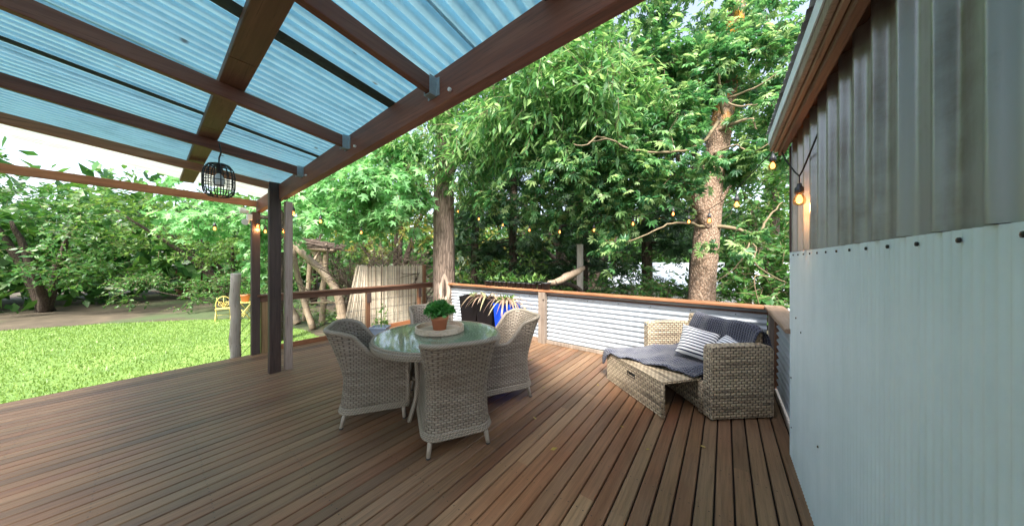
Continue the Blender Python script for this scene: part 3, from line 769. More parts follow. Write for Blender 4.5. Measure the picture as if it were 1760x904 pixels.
# tray with two handle slots
PX, PY = -2.47, 1.95
tr = thing('serving_tray', 'round weathered timber serving tray with cut-out handles on the glass table', 'tray', (PX, PY, 0.7475), R(37))
m = MB(); m.lathe([(0.001, 0.0), (0.245, 0.0), (0.245, 0.010), (0.001, 0.010)], 48, smooth=False); m.build('base', M['tray'], tr)
m = MB(); n = 64
def wall(m, za, zb, skip):
    for k in range(n):
        if skip(k): continue
        a0, a1 = 2 * math.pi * k / n, 2 * math.pi * (k + 1) / n
        pts = [(r * math.cos(a), r * math.sin(a), z) for a in (a0, a1) for r in (0.243, 0.257) for z in (za, zb)]
        b = m.add(pts)
        for f in ((2, 6, 7, 3), (4, 0, 1, 5), (1, 3, 7, 5), (4, 6, 2, 0), (0, 2, 3, 1), (6, 4, 5, 7)): m.face([b + i for i in f])
gap = lambda k: min((k + 16) % 32, 32 - (k + 16) % 32) < 3
wall(m, 0.0, 0.018, lambda k: False); wall(m, 0.018, 0.038, gap); wall(m, 0.038, 0.055, lambda k: False)
m.build('rim', M['tray'], tr)

# ---- foliage helper: many small leaves in one mesh
def T_lance(w=0.11, fold=0.03, drop=0.10):
    return ([(0, 0, 0), (-w, 0.40, 0), (0, 0.42, -fold), (w, 0.40, 0), (0, 1.0, -drop)], [(0, 3, 2), (0, 2, 1), (3, 4, 2), (2, 4, 1)])
def T_star():
    ang = [0, 58, 118, 242, 302]; L = [1.0, 0.85, 0.55, 0.55, 0.85]
    v = [(0, 0.30, 0)]
    order = sorted(zip(ang, L))
    for i, (a, l) in enumerate(order):
        v.append((l * 0.72 * math.sin(R(a)), 0.30 + l * 0.72 * math.cos(R(a)), -0.07 * l))
        a2 = (a + (order[(i + 1) % 5][0] + (360 if i == 4 else 0))) / 2
        q = 0.25 if i != 2 else 0.16
        v.append((q * math.sin(R(a2)), 0.30 + q * math.cos(R(a2)), 0.02))
    f = []
    for i in range(5):
        t0 = 1 + 2 * i; prev = 1 + (2 * i - 1) % 10
        f += [(0, t0, prev), (0, t0 + 1, t0)]
    return v, f
def T_palm(n=5, w=0.135):
    v = []; f = []
    for i in range(n):
        a = R(-70 + 140 * i / (n - 1)); L = 0.76 + 0.24 * math.cos(a)
        d = Vector((math.sin(a), math.cos(a), 0)); s = Vector((d.y, -d.x, 0)); o_ = Vector((0, 0.12, 0)); b = len(v)
        v += [tuple(o_), tuple(o_ + d * L * 0.5 + s * w + Vector((0, 0, 0.02))), tuple(o_ + d * L * 0.86 + Vector((0, 0, -0.24))), tuple(o_ + d * L * 0.5 - s * w + Vector((0, 0, 0.02)))]
        f += [(b, b + 1, b + 2), (b, b + 2, b + 3)]
    return v, f
def T_spray():
    v = []; f = []
    for a, l, w in ((-48, 0.6, 0.07), (-22, 0.85, 0.07), (0, 1.0, 0.06), (24, 0.8, 0.07), (50, 0.55, 0.07)):
        d = Vector((math.sin(R(a)), math.cos(R(a)), 0)); s = Vector((d.y, -d.x, 0)); b = len(v)
        v += [(0, 0, 0), tuple(d * l * 0.55 + s * w), tuple(d * l + Vector((0, 0, -0.12 * l))), tuple(d * l * 0.55 - s * w)]
        f += [(b, b + 1, b + 2), (b, b + 2, b + 3)]
    return v, f
LEAF = {'lance': T_lance(0.135), 'oval': T_lance(0.24, 0.05, 0.06), 'star': T_star(), 'palm': T_palm(), 'spray': T_spray(), 'strap': T_lance(0.05, 0.01, 0.1)}

def unit(a): return a / np.maximum(np.linalg.norm(a, axis=1, keepdims=True), 1e-9)
def leaf_frames(ax, nr):
    y = unit(ax); x = unit(np.cross(y, nr)); z = np.cross(x, y); return x, y, z
def leaves_mesh(name, tmpl, P, ax, nr, sc, mat, parent, stuff=True):
    """every leaf a few faces of its own; P in the parent's frame"""
    v, f = LEAF[tmpl]; v = np.array(v, dtype=np.float32); f = np.array(f, dtype=np.int32)
    x, y, z = leaf_frames(ax, nr); N = len(P)
    co = (P[:, None, :] + sc[:, None, None] * (v[None, :, 0:1] * x[:, None, :] + v[None, :, 1:2] * y[:, None, :] + v[None, :, 2:3] * z[:, None, :])).reshape(-1, 3)
    fi = (f[None] + (np.arange(N, dtype=np.int32) * len(v))[:, None, None]).reshape(-1)
    nf = N * len(f)
    me = bpy.data.meshes.new(name)
    me.vertices.add(len(co)); me.vertices.foreach_set('co', co.astype(np.float32).ravel())
    me.loops.add(nf * 3); me.loops.foreach_set('vertex_index', fi)
    me.polygons.add(nf); me.polygons.foreach_set('loop_start', np.arange(0, nf * 3, 3, dtype=np.int32))
    at = me.attributes.new('rnd', 'FLOAT', 'FACE')
    at.data.foreach_set('value', np.repeat(np.random.default_rng(N).random(N), len(f)).astype(np.float32))
    me.materials.append(mat); me.update(calc_edges=True)
    o = link(name, me, parent)
    if stuff: o['kind'] = 'stuff'
    return o
def dome_plant(parent, name, mat, tmpl, n, c, rad, size, up=0.5, seed=1, kind=True):
    g = np.random.default_rng(seed); d = unit(g.normal(size=(n, 3))); d[:, 2] = np.abs(d[:, 2]) * 1.0 - 0.15
    r = g.random(n) ** 0.45
    P = np.array(c) + d * r[:, None] * np.array(rad)
    ax = unit(d + g.normal(size=(n, 3)) * 0.5 + np.array([0, 0, up])); nr = unit(g.normal(size=(n, 3)) * 0.6 + np.array([0, 0, 1]))
    return leaves_mesh(name, tmpl, P, ax, nr, size * (0.6 + 0.7 * g.random(n)), mat, parent, kind)

pot = thing('potted_herb', 'bushy green parsley in a terracotta pot standing on the round tray', 'potted plant', (PX - 0.005, PY + 0.0, 0.7585))
m = MB(); m.lathe([(0.001, 0.002), (0.068, 0.0), (0.086, 0.105), (0.093, 0.106), (0.098, 0.150), (0.090, 0.151), (0.084, 0.125), (0.001, 0.125)], 32); m.build('pot', M['terracotta'], pot)
m = MB(); m.disc(0.086, 0.132, 20); m.build('soil', M['soil'], pot)
m = MB(); g = np.random.default_rng(3)
for k in range(46):
    a = g.random() * 6.283; r = 0.06 * g.random() ** 0.5; r2 = r + 0.11 * g.random(); h = 0.09 + 0.16 * g.random()
    m.tube([(r * math.cos(a), r * math.sin(a), 0.13), ((r + r2) / 2 * math.cos(a), (r + r2) / 2 * math.sin(a), 0.13 + h * 0.6), (r2 * math.cos(a), r2 * math.sin(a), 0.13 + h)], 0.002, 4)
m.build('stems', M['leafherb'], pot)['kind'] = 'stuff'
dome_plant(pot, 'foliage', M['leafherb'], 'palm', 800, (0, 0, 0.185), (0.155, 0.155, 0.14), 0.036, 0.3, 11)

# ================================================================== DAYBED
SO = (-0.10, 3.21)
SR = R(-48.6)
so = thing('wicker_daybed', 'beige wicker daybed in the corner with square arms under a charcoal throw', 'daybed', (SO[0], SO[1], 0), SR)
AW = 0.10; SWD = 1.16; SD = 0.64
def arm(x0, x1):
    prof = [(0, 0.015), (0, 0.655), (0.012, 0.688), (0.045, 0.703), (SD - 0.09, 0.703), (SD - 0.03, 0.69), (SD, 0.645), (SD, 0.015)]
    m = MB(); n = len(prof)
    a = m.add([(x0, y, z) for y, z in prof]); b = m.add([(x1, y, z) for y, z in prof])
    m.face([a + i for i in range(n)][::-1] if x1 < x0 else [a + i for i in range(n)], [(y, z) for y, z in prof] if x1 >= x0 else [(y, z) for y, z in prof][::-1])
    m.face([b + i for i in range(n)][::-1], [(y, z) for y, z in prof][::-1])
    L = 0
    for i in range(n):
        j = (i + 1) % n; d = math.hypot(prof[i][0] - prof[j][0], prof[i][1] - prof[j][1])
        m.face([a + i, b + i, b + j, a + j], [(0, L), (AW, L), (AW, L + d), (0, L + d)]); L += d
    return m
arm(-AW, 0.0).build('arm', M['sofa'], so, bevel=0.008)
arm(-SWD, -SWD + AW).build('arm', M['sofa'], so, bevel=0.008)
m = MB()
for xx in (-AW - 0.018, -AW - 0.045): m.tube([(xx, 0.004, 0.02), (xx, 0.004, 0.34)], 0.013, 8)
m.build('corner_braid', M['sofa'], so)
m = MB(); m.box(-SWD + AW, -AW, 0.03, SD - 0.02, 0.02, 0.30); m.build('base', M['sofa'], so, bevel=0.006)
m = MB(); m.tube([(-0.52, 0.026, 0.02), (-0.52, 0.026, 0.30)], 0.008, 6); m.build('base_seam', M['sofa'], so)
m = MB(); m.box(-SWD + AW + 0.005, -AW - 0.005, 0.02, SD - 0.1, 0.302, 0.375); m.build('seat_cushion', plain('dark_cushion', (0.06, 0.06, 0.075), 0.9), so, bevel=0.02)
# sloping backrest
m = MB()
bk = [(SD - 0.16, 0.30), (SD - 0.075, 0.815), (SD - 0.01, 0.815), (SD - 0.01, 0.30)]
a = m.add([(-SWD + AW + 0.002, y, z) for y, z in bk]); b = m.add([(-AW - 0.002, y, z) for y, z in bk])
W_ = SWD - 2 * AW
m.face([a, a + 1, a + 2, a + 3], [(y, z) for y, z in bk]); m.face([b + 3, b + 2, b + 1, b], [(y, z) for y, z in bk][::-1])
for i in range(4):
    j = (i + 1) % 4; l = math.hypot(bk[i][0] - bk[j][0], bk[i][1] - bk[j][1])
    m.face([a + i, b + i, b + j, a + j], [(0, 0), (W_, 0), (W_, l), (0, l)])
m.build('backrest', M['sofa'], so, bevel=0.012)
m = MB(); m.box(-SWD + 0.03, -SWD + 0.075, -0.003, 0.0, 0.655, 0.675); m.build('label_tag', M['galv'], so)

# pulled-out ottoman
ot = thing('wicker_ottoman', 'low wicker ottoman pulled out in front of the daybed with a handle slot', 'ottoman', (-0.47, 2.98, 0), R(-39.2))
OL, OD = 0.93, 0.50
m = MB(); hx0, hx1, hz0, hz1 = -0.52, -0.40, 0.225, 0.262
for (xa, xb, za, zb) in ((-OL, hx0, 0.01, 0.325), (hx1, 0, 0.01, 0.325), (hx0, hx1, 0.01, hz0), (hx0, hx1, hz1, 0.325)): m.box(xa, xb, 0, 0.03, za, zb)
m.build('front_panel', M['sofa'], ot)
m = MB(); m.box(hx0 - 0.006, hx1 + 0.006, -0.003, 0.0015, hz0 - 0.006, hz0); m.box(hx0 - 0.006, hx1 + 0.006, -0.003, 0.0015, hz1, hz1 + 0.006)
m.box(hx0 - 0.006, hx0, -0.003, 0.0015, hz0, hz1); m.box(hx1, hx1 + 0.006, -0.003, 0.0015, hz0, hz1); m.box(hx0, hx1, 0.020, 0.028, hz0, hz1); m.build('handle', M['blackplastic'], ot)
m = MB(); m.box(-OL, 0.004, -0.004, OD, 0.326, 0.352); m.build('top', M['sofa'], ot, bevel=0.008)
m = MB(); m.box(-OL, -OL + 0.03, 0.031, OD, 0.01, 0.325); m.build('side_panel', M['sofa'], ot)
m = MB(); m.tube([(0, 0.0, 0.33), (0, 0.0, 0.005)], 0.012, 8); m.build('corner_braid', M['sofa'], ot)

# ---- throw blanket
def throw_mat():
    t = NT('charcoal_waffle_throw'); tc = t('TexCoord'); sep = t('SeparateXYZ'); t.l(tc.outputs['UV'], sep.inputs[0])
    a = t.math('ABSOLUTE', t.math('SINE', t.math('MULTIPLY', sep.outputs[0], 110))); b_ = t.math('ABSOLUTE', t.math('SINE', t.math('MULTIPLY', sep.outputs[1], 110)))
    h = t.math('MAXIMUM', t.math('POWER', a, 3), t.math('POWER', b_, 3))
    n = t.noise(tc.outputs['UV'], 9, 4)
    c = t.mix(h, (0.017, 0.019, 0.030), (0.088, 0.095, 0.138)); c = t.mix(0.4, c, t.ramp(n, [(0.3, (0.7, 0.7, 0.7)), (0.7, (1.2, 1.2, 1.2))]), 'MULTIPLY')
    t.b.inputs['Sheen Weight'].default_value = 0.3
    return t.fin(c, 0.95, t.bump(h, 1.0, 0.008), 0.1)
TM = throw_mat()
th = thing('throw_blanket', 'charcoal waffle-weave throw draped over the daybed back, seat and ottoman', 'blanket', (SO[0], SO[1], 0.36), SR)
def catmull(pts, n):
    pts = [Vector(p) for p in pts]; out = []; L = [0]
    for a, b in zip(pts, pts[1:]): L.append(L[-1] + (b - a).length)
    for i in range(n):
        s = L[-1] * i / (n - 1); k = 0
        while k < len(L) - 2 and L[k + 1] < s: k += 1
        u = (s - L[k]) / max(1e-6, L[k + 1] - L[k])
        p0, p1, p2, p3 = pts[max(k - 1, 0)], pts[k], pts[k + 1], pts[min(k + 2, len(pts) - 1)]
        out.append(0.5 * ((2 * p1) + (p2 - p0) * u + (2 * p0 - 5 * p1 + 4 * p2 - p3) * u * u + (3 * p1 - p0 - 3 * p2 + p3) * u ** 3))
    return out
from mathutils import noise as mnoise
cols = 54; rows_n = 78; grid_ = []; uvs_ = []
# map ottoman front edge into daybed frame
def ott(px, py):
    c, s = math.cos(R(-39.2)), math.sin(R(-39.2)); wx, wy = -0.47 + c * px - s * py, 2.98 + s * px + c * py
    dx, dy = wx - SO[0], wy - SO[1]; c, s = math.cos(-SR), math.sin(-SR); return (c * dx - s * dy, s * dx + c * dy)
fL = ott(-OL, 0.0); fR = ott(0.0, 0.0)
for i in range(cols):
    u = i / (cols - 1)
    # x along the seat, a little fan-shaped towards the front
    xb = -0.93 + 0.86 * u          # on the backrest
    xs_ = -1.075 + 0.955 * u        # on the seat
    xf = fL[0] - 0.02 + 0.90 * u    # at the front of the ottoman
    yfront = fL[1] + (fR[1] - fL[1]) * max(0, min(1, (xf - fL[0]) / (fR[0] - fL[0])))
    reach = 1.0 - smooth(0.30, 0.52, u) * 0.30 - smooth(0.52, 1.0, u) * 0.55
    endy = -0.02 + (yfront + 0.02) * reach
    hang = 0.17 * smooth(0.17, 0.02, u) + 0.012 * (u < 0.45)
    top_z = 0.845 - 0.012 * math.sin(u * 5) - 0.05 * smooth(0.9, 1.0, u)
    path = [(xb + 0.02, SD + 0.06, 0.56 - 0.05 * math.sin(4 * u)), (xb, SD + 0.02, 0.74), (xb, SD - 0.03, top_z), (xb, SD - 0.095, top_z - 0.015), (xb * 0.6 + xs_ * 0.4, SD - 0.135, 0.62), (xs_ * 0.8 + xb * 0.2, SD - 0.175, 0.45),
            (xs_, SD - 0.25, 0.395), (xs_, 0.22, 0.392), (xs_, 0.05, 0.392), (xs_ * 0.75 + xf * 0.25, -0.04, 0.372), (xs_ * 0.4 + xf * 0.6, -0.04 + (endy + 0.04) * 0.5, 0.364), (xf, endy + 0.012, 0.364)]
    if hang > 0.02: path += [(xf - 0.0, endy - 0.022, 0.352), (xf - 0.02, endy - 0.04, 0.355 - hang * 0.55), (xf - 0.03, endy - 0.035, 0.355 - hang)]
    else: path += [(xf, endy - 0.006, 0.361), (xf, endy - 0.011, 0.357), (xf, endy - 0.014, 0.355)]
    pts = catmull(path, rows_n); r = []; uv = []; L = 0
    for j, p in enumerate(pts):
        if j: L += (p - pts[j - 1]).length
        v = j / (rows_n - 1)
        w1 = mnoise.noise(Vector((p.x * 4.0, p.y * 4.0 + 3, p.z * 4))) ; w2 = mnoise.noise(Vector((p.x * 9 + p.y * 7, p.y * 3, p.z * 5 + 8)))
        fold = 0.026 * w1 + 0.018 * w2 + 0.013 * math.sin(17 * u + 7 * v + 2 * w1)
        if u > 0.72 and 0.5 < v: fold += 0.030 * smooth(0.72, 0.95, u) * abs(math.sin(14 * v + 6 * u)) * smooth(0.5, 0.8, v)
        fold = max(fold, -0.004) if v > 0.45 else fold
        r.append((p.x + 0.3 * fold, p.y - fold * (0.8 if 0.1 < v < 0.42 else 0.0) , p.z + (fold + 0.012 if v > 0.38 else 0.3 * fold)))
        uv.append((L, u * 0.95))
    grid_.append(r); uvs_.append(uv)
m = MB(); m.grid(grid_, uvs_, True); o = m.build('cloth', TM, th)
# shift into the parent's frame
for vtx in o.data.vertices: vtx.co.z -= 0.36
sd_ = o.modifiers.new('thickness', 'SOLIDIFY'); sd_.thickness = 0.010; sd_.offset = 0

# ---- striped cushions
def stripe_mat(name, freq, white, navy, edge):
    t = NT(name); tc = t('TexCoord'); sep = t('SeparateXYZ'); t.l(tc.outputs['UV'], sep.inputs[0])
    f = t.math('FRACT', t.math('MULTIPLY', sep.outputs[1], freq))
    c = t.mix(t.math('GREATER_THAN', f, edge), white, navy)
    n = t.noise(tc.outputs['UV'], 180, 2)
    return t.fin(c, 0.9, t.bump(n, 0.25, 0.002), 0.1)
SM = stripe_mat('navy_striped_linen', 29, (0.80, 0.80, 0.79), (0.03, 0.035, 0.07), 0.58)
SM2 = stripe_mat('fine_striped_linen', 31, (0.72, 0.74, 0.78), (0.05, 0.06, 0.11), 0.66)
def cushion(label, mat, loc, rot, size, puff, sag=0.0):
    c = thing('striped_cushion', label, 'cushion', loc, 0)
    c.rotation_euler = rot
    n = 22; m = MB()
    for s in (1, -1):
        rows_ = []; uv = []
        for i in range(n + 1):
            r = []; q = []
            for j in range(n + 1):
                a, b = -1 + 2 * i / n, -1 + 2 * j / n
                pinch = 1 - 0.07 * (1 - a * a) * b * b - 0.07 * (1 - b * b) * a * a
                h = max(0.0, (1 - a ** 4) * (1 - b ** 4)) ** 0.5 * puff
                h += 0.006 * mnoise.noise(Vector((a * 3, b * 3, s * 2 + size))) * (1 - max(abs(a), abs(b)))
                x = a * size / 2 * (1 - 0.07 * (1 - b * b)); y = b * size / 2 * (1 - 0.07 * (1 - a * a))
                y -= sag * (1 - a * a) * (b > 0) * b
                r.append((x, y, s * h)); q.append((x, y))
            rows_.append(r); uv.append(q)
        m.grid(rows_, uv, True, flip=(s < 0))
    o = m.build('cover', mat, c)
    pts = [(-1, -1), (1, -1), (1, 1), (-1, 1)]
    return c
from mathutils import Euler
def face_rot(nrm, updir):
    z = Vector(nrm).normalized(); y = Vector(updir); y = (y - z * y.dot(z)).normalized(); x = y.cross(z)
    return Matrix((x, y, z)).transposed().to_euler()
cushion('larger navy and white striped cushion leaning on the throw in the middle', SM, (-0.24, 3.74, 0.585), face_rot((0.10, -0.76, 0.58), (0.16, 0.42, 0.8)), 0.36, 0.075)
cushion('crumpled striped cushion half hidden behind the near wicker arm', SM2, (0.06, 3.66, 0.545), face_rot((-0.35, -0.55, 0.85), (0.5, 0.4, 0.5)), 0.42, 0.085, 0.05)

# ================================================================== PLANTERS ALONG THE BALUSTRADE
def square_planter(name, label, cat, loc, rz, top, base, h, mat, group=None):
    p = thing(name, label, cat, loc, rz, group)
    m = MB(); a, b = base / 2, top / 2; w = 0.018
    rings = [(a, 0.0), (b, h), (b - w, h), (b - w - 0.004, h - 0.05)]
    rs = [m.add([(-r, -r, z), (r, -r, z), (r, r, z), (-r, r, z)]) for r, z in rings]
    for i in range(3):
        for k in range(4): m.face([rs[i] + k, rs[i] + (k + 1) % 4, rs[i + 1] + (k + 1) % 4, rs[i + 1] + k])
    m.face([rs[0] + k for k in (3, 2, 1, 0)])
    m.build('pot', mat, p, bevel=0.006)
    m = MB(); r = b - w - 0.004; q = m.add([(-r, -r, h - 0.045), (r, -r, h - 0.045), (r, r, h - 0.045), (-r, r, h - 0.045)]); m.face([q, q + 1, q + 2, q + 3]); m.build('soil', M['soil'], p)
    return p
bp1 = square_planter('tall_planter', 'tall black tapered planter beside the big tree trunk holding a thin green shoot', 'planter', (-4.12, 4.10, 0), R(12), 0.42, 0.30, 0.80, M['blackpot'], 'black planters by the balustrade')
bp2 = square_planter('tall_planter', 'tall black tapered planter just left of the blue planter', 'planter', (-3.70, 4.12, 0), R(10), 0.40, 0.30, 0.78, M['blackpot'], 'black planters by the balustrade')
blu = square_planter('tall_planter', 'glossy cobalt blue tapered planter of bronze strap leaves', 'planter', (-3.23, 4.10, 0), R(14), 0.40, 0.29, 0.73, M['bluepot'])
def strap_plant(name, label, loc, n, L, seed, spread=1.0, mat='leafstrap', par=None, h=0.0):
    root = thing(name, label, 'plant', loc) if par is None else par
    g = np.random.default_rng(seed)
    for k in range(n):
        a = g.random() * 6.283; l = L * (0.55 + 0.6 * g.random()); w = 0.014 + 0.010 * g.random(); out = (0.35 + 0.5 * g.random()) * spread
        d = Vector((math.cos(a), math.sin(a), 0)); s = Vector((-d.y, d.x, 0)); rows_ = []
        for i in range(9):
            t = i / 8; p = d * (0.02 + l * out * t ** 1.1) + Vector((0, 0, h + l * (0.75 * t - (0.55 + 0.55 * out) * t * t)))
            p += s * 0.03 * math.sin(t * 3 + k); ww = w * (1 - t ** 3) + 0.001
            rows_.append([tuple(p - s * ww + Vector((0, 0, 0.004))), tuple(p), tuple(p + s * ww + Vector((0, 0, 0.004)))])
        m = MB(); m.grid(rows_); m.build('leaf', M[mat], root)
    return root
sp = strap_plant('strap_leaf_plant', 'drooping bronze strap-leaved plant growing in the blue planter', (-3.23, 4.08, 0.69), 40, 0.80, 4, 1.0)
dome_plant(sp, 'foliage', M['leaflime'], 'oval', 70, (0, 0, 0.06), (0.15, 0.15, 0.13), 0.08, 0.4, 9)
sp2 = strap_plant('strap_leaf_plant', 'thin dry strap leaves spilling from the black planter next to the blue planter', (-3.72, 4.05, 0.74), 26, 0.78, 14, 1.0)
sp3 = strap_plant('strap_leaf_plant', 'upright green spiky shoot in the black planter beside the tree trunk', (-4.12, 4.10, 0.755), 9, 0.42, 24, 0.25, 'leaflime')
g = np.random.default_rng(31)
seedling_labels = ['first small black nursery pot on the cap rail, nearest the big tree trunk', 'second small black nursery pot from the tree trunk', 'third small black nursery pot from the tree trunk', 'fourth small black nursery pot from the tree trunk',
 'fifth small black nursery pot from the tree trunk', 'sixth small black nursery pot from the tree trunk', 'middle nursery pot with tall pale seedling on the cap rail', 'fifth small black nursery pot from the bigger end pot', 'fourth small black nursery pot from the bigger end pot', 'third small black nursery pot from the bigger end pot', 'small black nursery pot second from the bigger end pot', 'small black nursery pot touching the bigger end pot']
npot = None
for k, lab in enumerate(seedling_labels):
    x = -4.06 + 0.119 * k
    if npot is None:
        npot = thing('nursery_pot', lab, 'plant pot', (0, 0, 0), 0, 'black nursery pots lined up on the balustrade cap')
        m = MB(); m.lathe([(0.001, 0.001), (0.044, 0.0), (0.056, 0.092), (0.061, 0.093), (0.062, 0.105), (0.056, 0.106), (0.054, 0.09), (0.001, 0.09)], 16); m.build('pot', M['blackplastic'], npot)
        c = npot
    else:
        c = npot.copy(); scene.collection.objects.link(c); c['label'] = lab
        q = npot.children[0].copy(); scene.collection.objects.link(q); q.parent = c
    c.location = (x + g.uniform(-.008, .008), 4.47 + g.uniform(-.012, .012), 0.975)
    c.rotation_euler = (0, 0, g.random() * 6)
    dome_plant(c, 'seedling', M['leaflime'] if k % 3 else M['leafhedge'], 'lance' if k % 2 else 'oval', int(g.integers(8, 15)), (0, 0, 0.12), (0.07, 0.07, 0.08 + 0.10 * g.random()), 0.085 + 0.03 * g.random(), 0.9, 50 + k)
big = thing('nursery_pot', 'bigger black nursery pot at the right end of the row on the cap', 'plant pot', (-2.60, 4.46, 0.975))
m = MB(); m.lathe([(0.001, 0.001), (0.062, 0.0), (0.082, 0.115), (0.090, 0.116), (0.092, 0.132), (0.083, 0.133), (0.08, 0.11), (0.001, 0.11)], 20); m.build('pot', M['blackplastic'], big)
m = MB(); m.lathe([(0.001, 0.138), (0.085, 0.134), (0.095, 0.145), (0.085, 0.142), (0.001, 0.143)], 18); m.v = [(v[0] - 0.17, v[1], v[2] + v[0] * 0.05) for v in m.v]; m.build('saucer', M['blackplastic'], big)

# grey trough with a young plant, on the deck
gp = thing('trough_planter', 'small blue-grey plastic trough with a leggy young plant by the left railing', 'planter', (-5.50, 2.86, 0), R(40))
m = MB(); rs = []
for hx, hy, z in ((0.12, 0.095, 0), (0.128, 0.10, 0.02), (0.15, 0.12, 0.165), (0.165, 0.135, 0.166), (0.167, 0.137, 0.20), (0.152, 0.122, 0.201), (0.145, 0.115, 0.16)):
    rs.append(m.add([(-hx, -hy, z), (hx, -hy, z), (hx, hy, z), (-hx, hy, z)]))
for i in range(len(rs) - 1):
    for k in range(4): m.face([rs[i] + k, rs[i] + (k + 1) % 4, rs[i + 1] + (k + 1) % 4, rs[i + 1] + k])
m.face([rs[0] + k for k in (3, 2, 1, 0)]); m.face([rs[-1] + k for k in range(4)])
m.build('trough', M['greypot'], gp, bevel=0.006)
m = MB(); pts_l = []
for k in range(9):
    a = k * 0.9; h = 0.12 + 0.08 * (k % 4); x, y = 0.08 * math.cos(a), 0.05 * math.sin(a)
    if k == 2: h = 0.46; x, y = 0.02, 0.0
    m.tube([(x, y, 0.15), (x * 1.2, y * 1.2, 0.2 + h * 0.5), (x * 1.5 + 0.03, y * 1.5, 0.2 + h)], 0.0045, 5)
m.build('stems', M['leaflime'], gp)
dome_plant(gp, 'foliage', M['leaflime'], 'oval', 60, (0, 0, 0.23), (0.17, 0.13, 0.14), 0.075, 0.4, 13)
dome_plant(gp, 'upper_foliage', M['leaflime'], 'oval', 16, (0.05, 0, 0.42), (0.07, 0.06, 0.24), 0.075, 0.5, 15)

lt = thing('wire_lantern', 'slim black wire lantern standing at the deck edge against the reed screen', 'lantern', (-5.95, 2.42, 0))
m = MB()
for a in (0.4, 1.97, 3.54, 5.11): m.tube([(0.065 * math.cos(a), 0.065 * math.sin(a), 0.0), (0.05 * math.cos(a), 0.05 * math.sin(a), 0.22), (0.012 * math.cos(a), 0.012 * math.sin(a), 0.34)], 0.0045, 5)
for z, r in ((0.004, 0.065), (0.22, 0.05)): m.tube([(r * math.cos(a), r * math.sin(a), z) for a in np.linspace(0, 6.283, 16, endpoint=False)], 0.004, 5, closed=True)
m.tube([(0.03 * math.cos(a), 0, 0.365 + 0.03 * math.sin(a)) for a in np.linspace(0, 6.283, 12, endpoint=False)], 0.004, 5, closed=True)
m.build('frame', M['blackmetal'], lt)

# ================================================================== REED SCREENS
def reed_mat():
    t = NT('dried_reed'); tc = t('TexCoord'); at = t('Attribute', attribute_name='UVMap'); sep = t('SeparateXYZ'); t.l(tc.outputs['UV'], sep.inputs[0])
    c = t.ramp(sep.outputs[0], [(0.0, (0.34, 0.24, 0.15)), (0.12, (0.56, 0.45, 0.33)), (0.3, (0.74, 0.64, 0.50)), (0.6, (0.82, 0.74, 0.60)), (0.8, (0.68, 0.60, 0.49)), (1.0, (0.82, 0.74, 0.57))])
    n = t.noise(tc.outputs['Object'], 5, 4)
    c = t.mix(0.5, c, t.ramp(n, [(0.3, (0.72, 0.70, 0.68)), (0.7, (1.15, 1.15, 1.15))]), 'MULTIPLY')
    return t.fin(c, 0.7)
RM = reed_mat()
def reed_screen(label, bl, br, tl, tr_, seed):
    base = Vector(bl)
    s = thing('reed_screen', label, 'screen', tuple(base))
    g = np.random.default_rng(seed); bl, br, tl, tr_ = [Vector(p) for p in (bl, br, tl, tr_)]
    n = int(max((br - bl).length, (tr_ - tl).length) / 0.0125); m = MB()
    nrm = (br - bl).cross(tl - bl).normalized()
    for k in range(n):
        u = (k + 0.5) / n; a = bl.lerp(br, u); b = tl.lerp(tr_, u); b = b + (b - a).normalized() * g.uniform(-0.03, 0.035)
        j = g.normal(0, 0.006, 3); a = a + nrm * g.uniform(-.005, .005); b = b + Vector(j)
        n0 = len(m.f); m.tube([a, a.lerp(b, 0.5) + nrm * g.uniform(-.006, .006), b], g.uniform(0.0045, 0.0068), 5, caps=False)
        c = float(g.random())
        for f in range(n0, len(m.f)): m.uv[f] = [(c, 0)] * 4
    o = m.build('reeds', RM, s, True); o['kind'] = 'stuff'
    for v in np.linspace(0.06, 0.95, 10):
        m = MB(); pts = []
        for u in np.linspace(0, 1, 12):
            p = bl.lerp(br, u).lerp(tl.lerp(tr_, u), v); pts.append(p - nrm * 0.009 * (1 if nrm.x < 0 else -1) + Vector((0, 0, 0.008 * math.sin(u * 9 + v * 20))))
        m.tube(pts, 0.0022, 4); m.build('binding_wire', M['wire'], s, True)
    return s
reed_screen('leaning triangular reed screen section with a slanted left edge', (-6.62, 2.45, GZ), (-6.62, 3.16, GZ), (-6.70, 2.93, 1.385), (-6.68, 3.16, 1.385), 3)
reed_screen('wide upright reed screen standing outside the left railing by the tree', (-6.62, 3.165, GZ), (-6.62, 4.62, GZ), (-6.64, 3.165, 1.375), (-6.62, 4.62, 1.385), 5)
scp = thing('screen_post', 'brown square post at the right edge of the reed screen', 'post', (-6.62, 4.68, GZ))
m = MB(); m.timber((-6.62, 4.68, GZ), (-6.62, 4.68, 1.40), 0.08, 0.08, up=(0, 1, 0)); m.build('post', M['railZ'], scp, True)

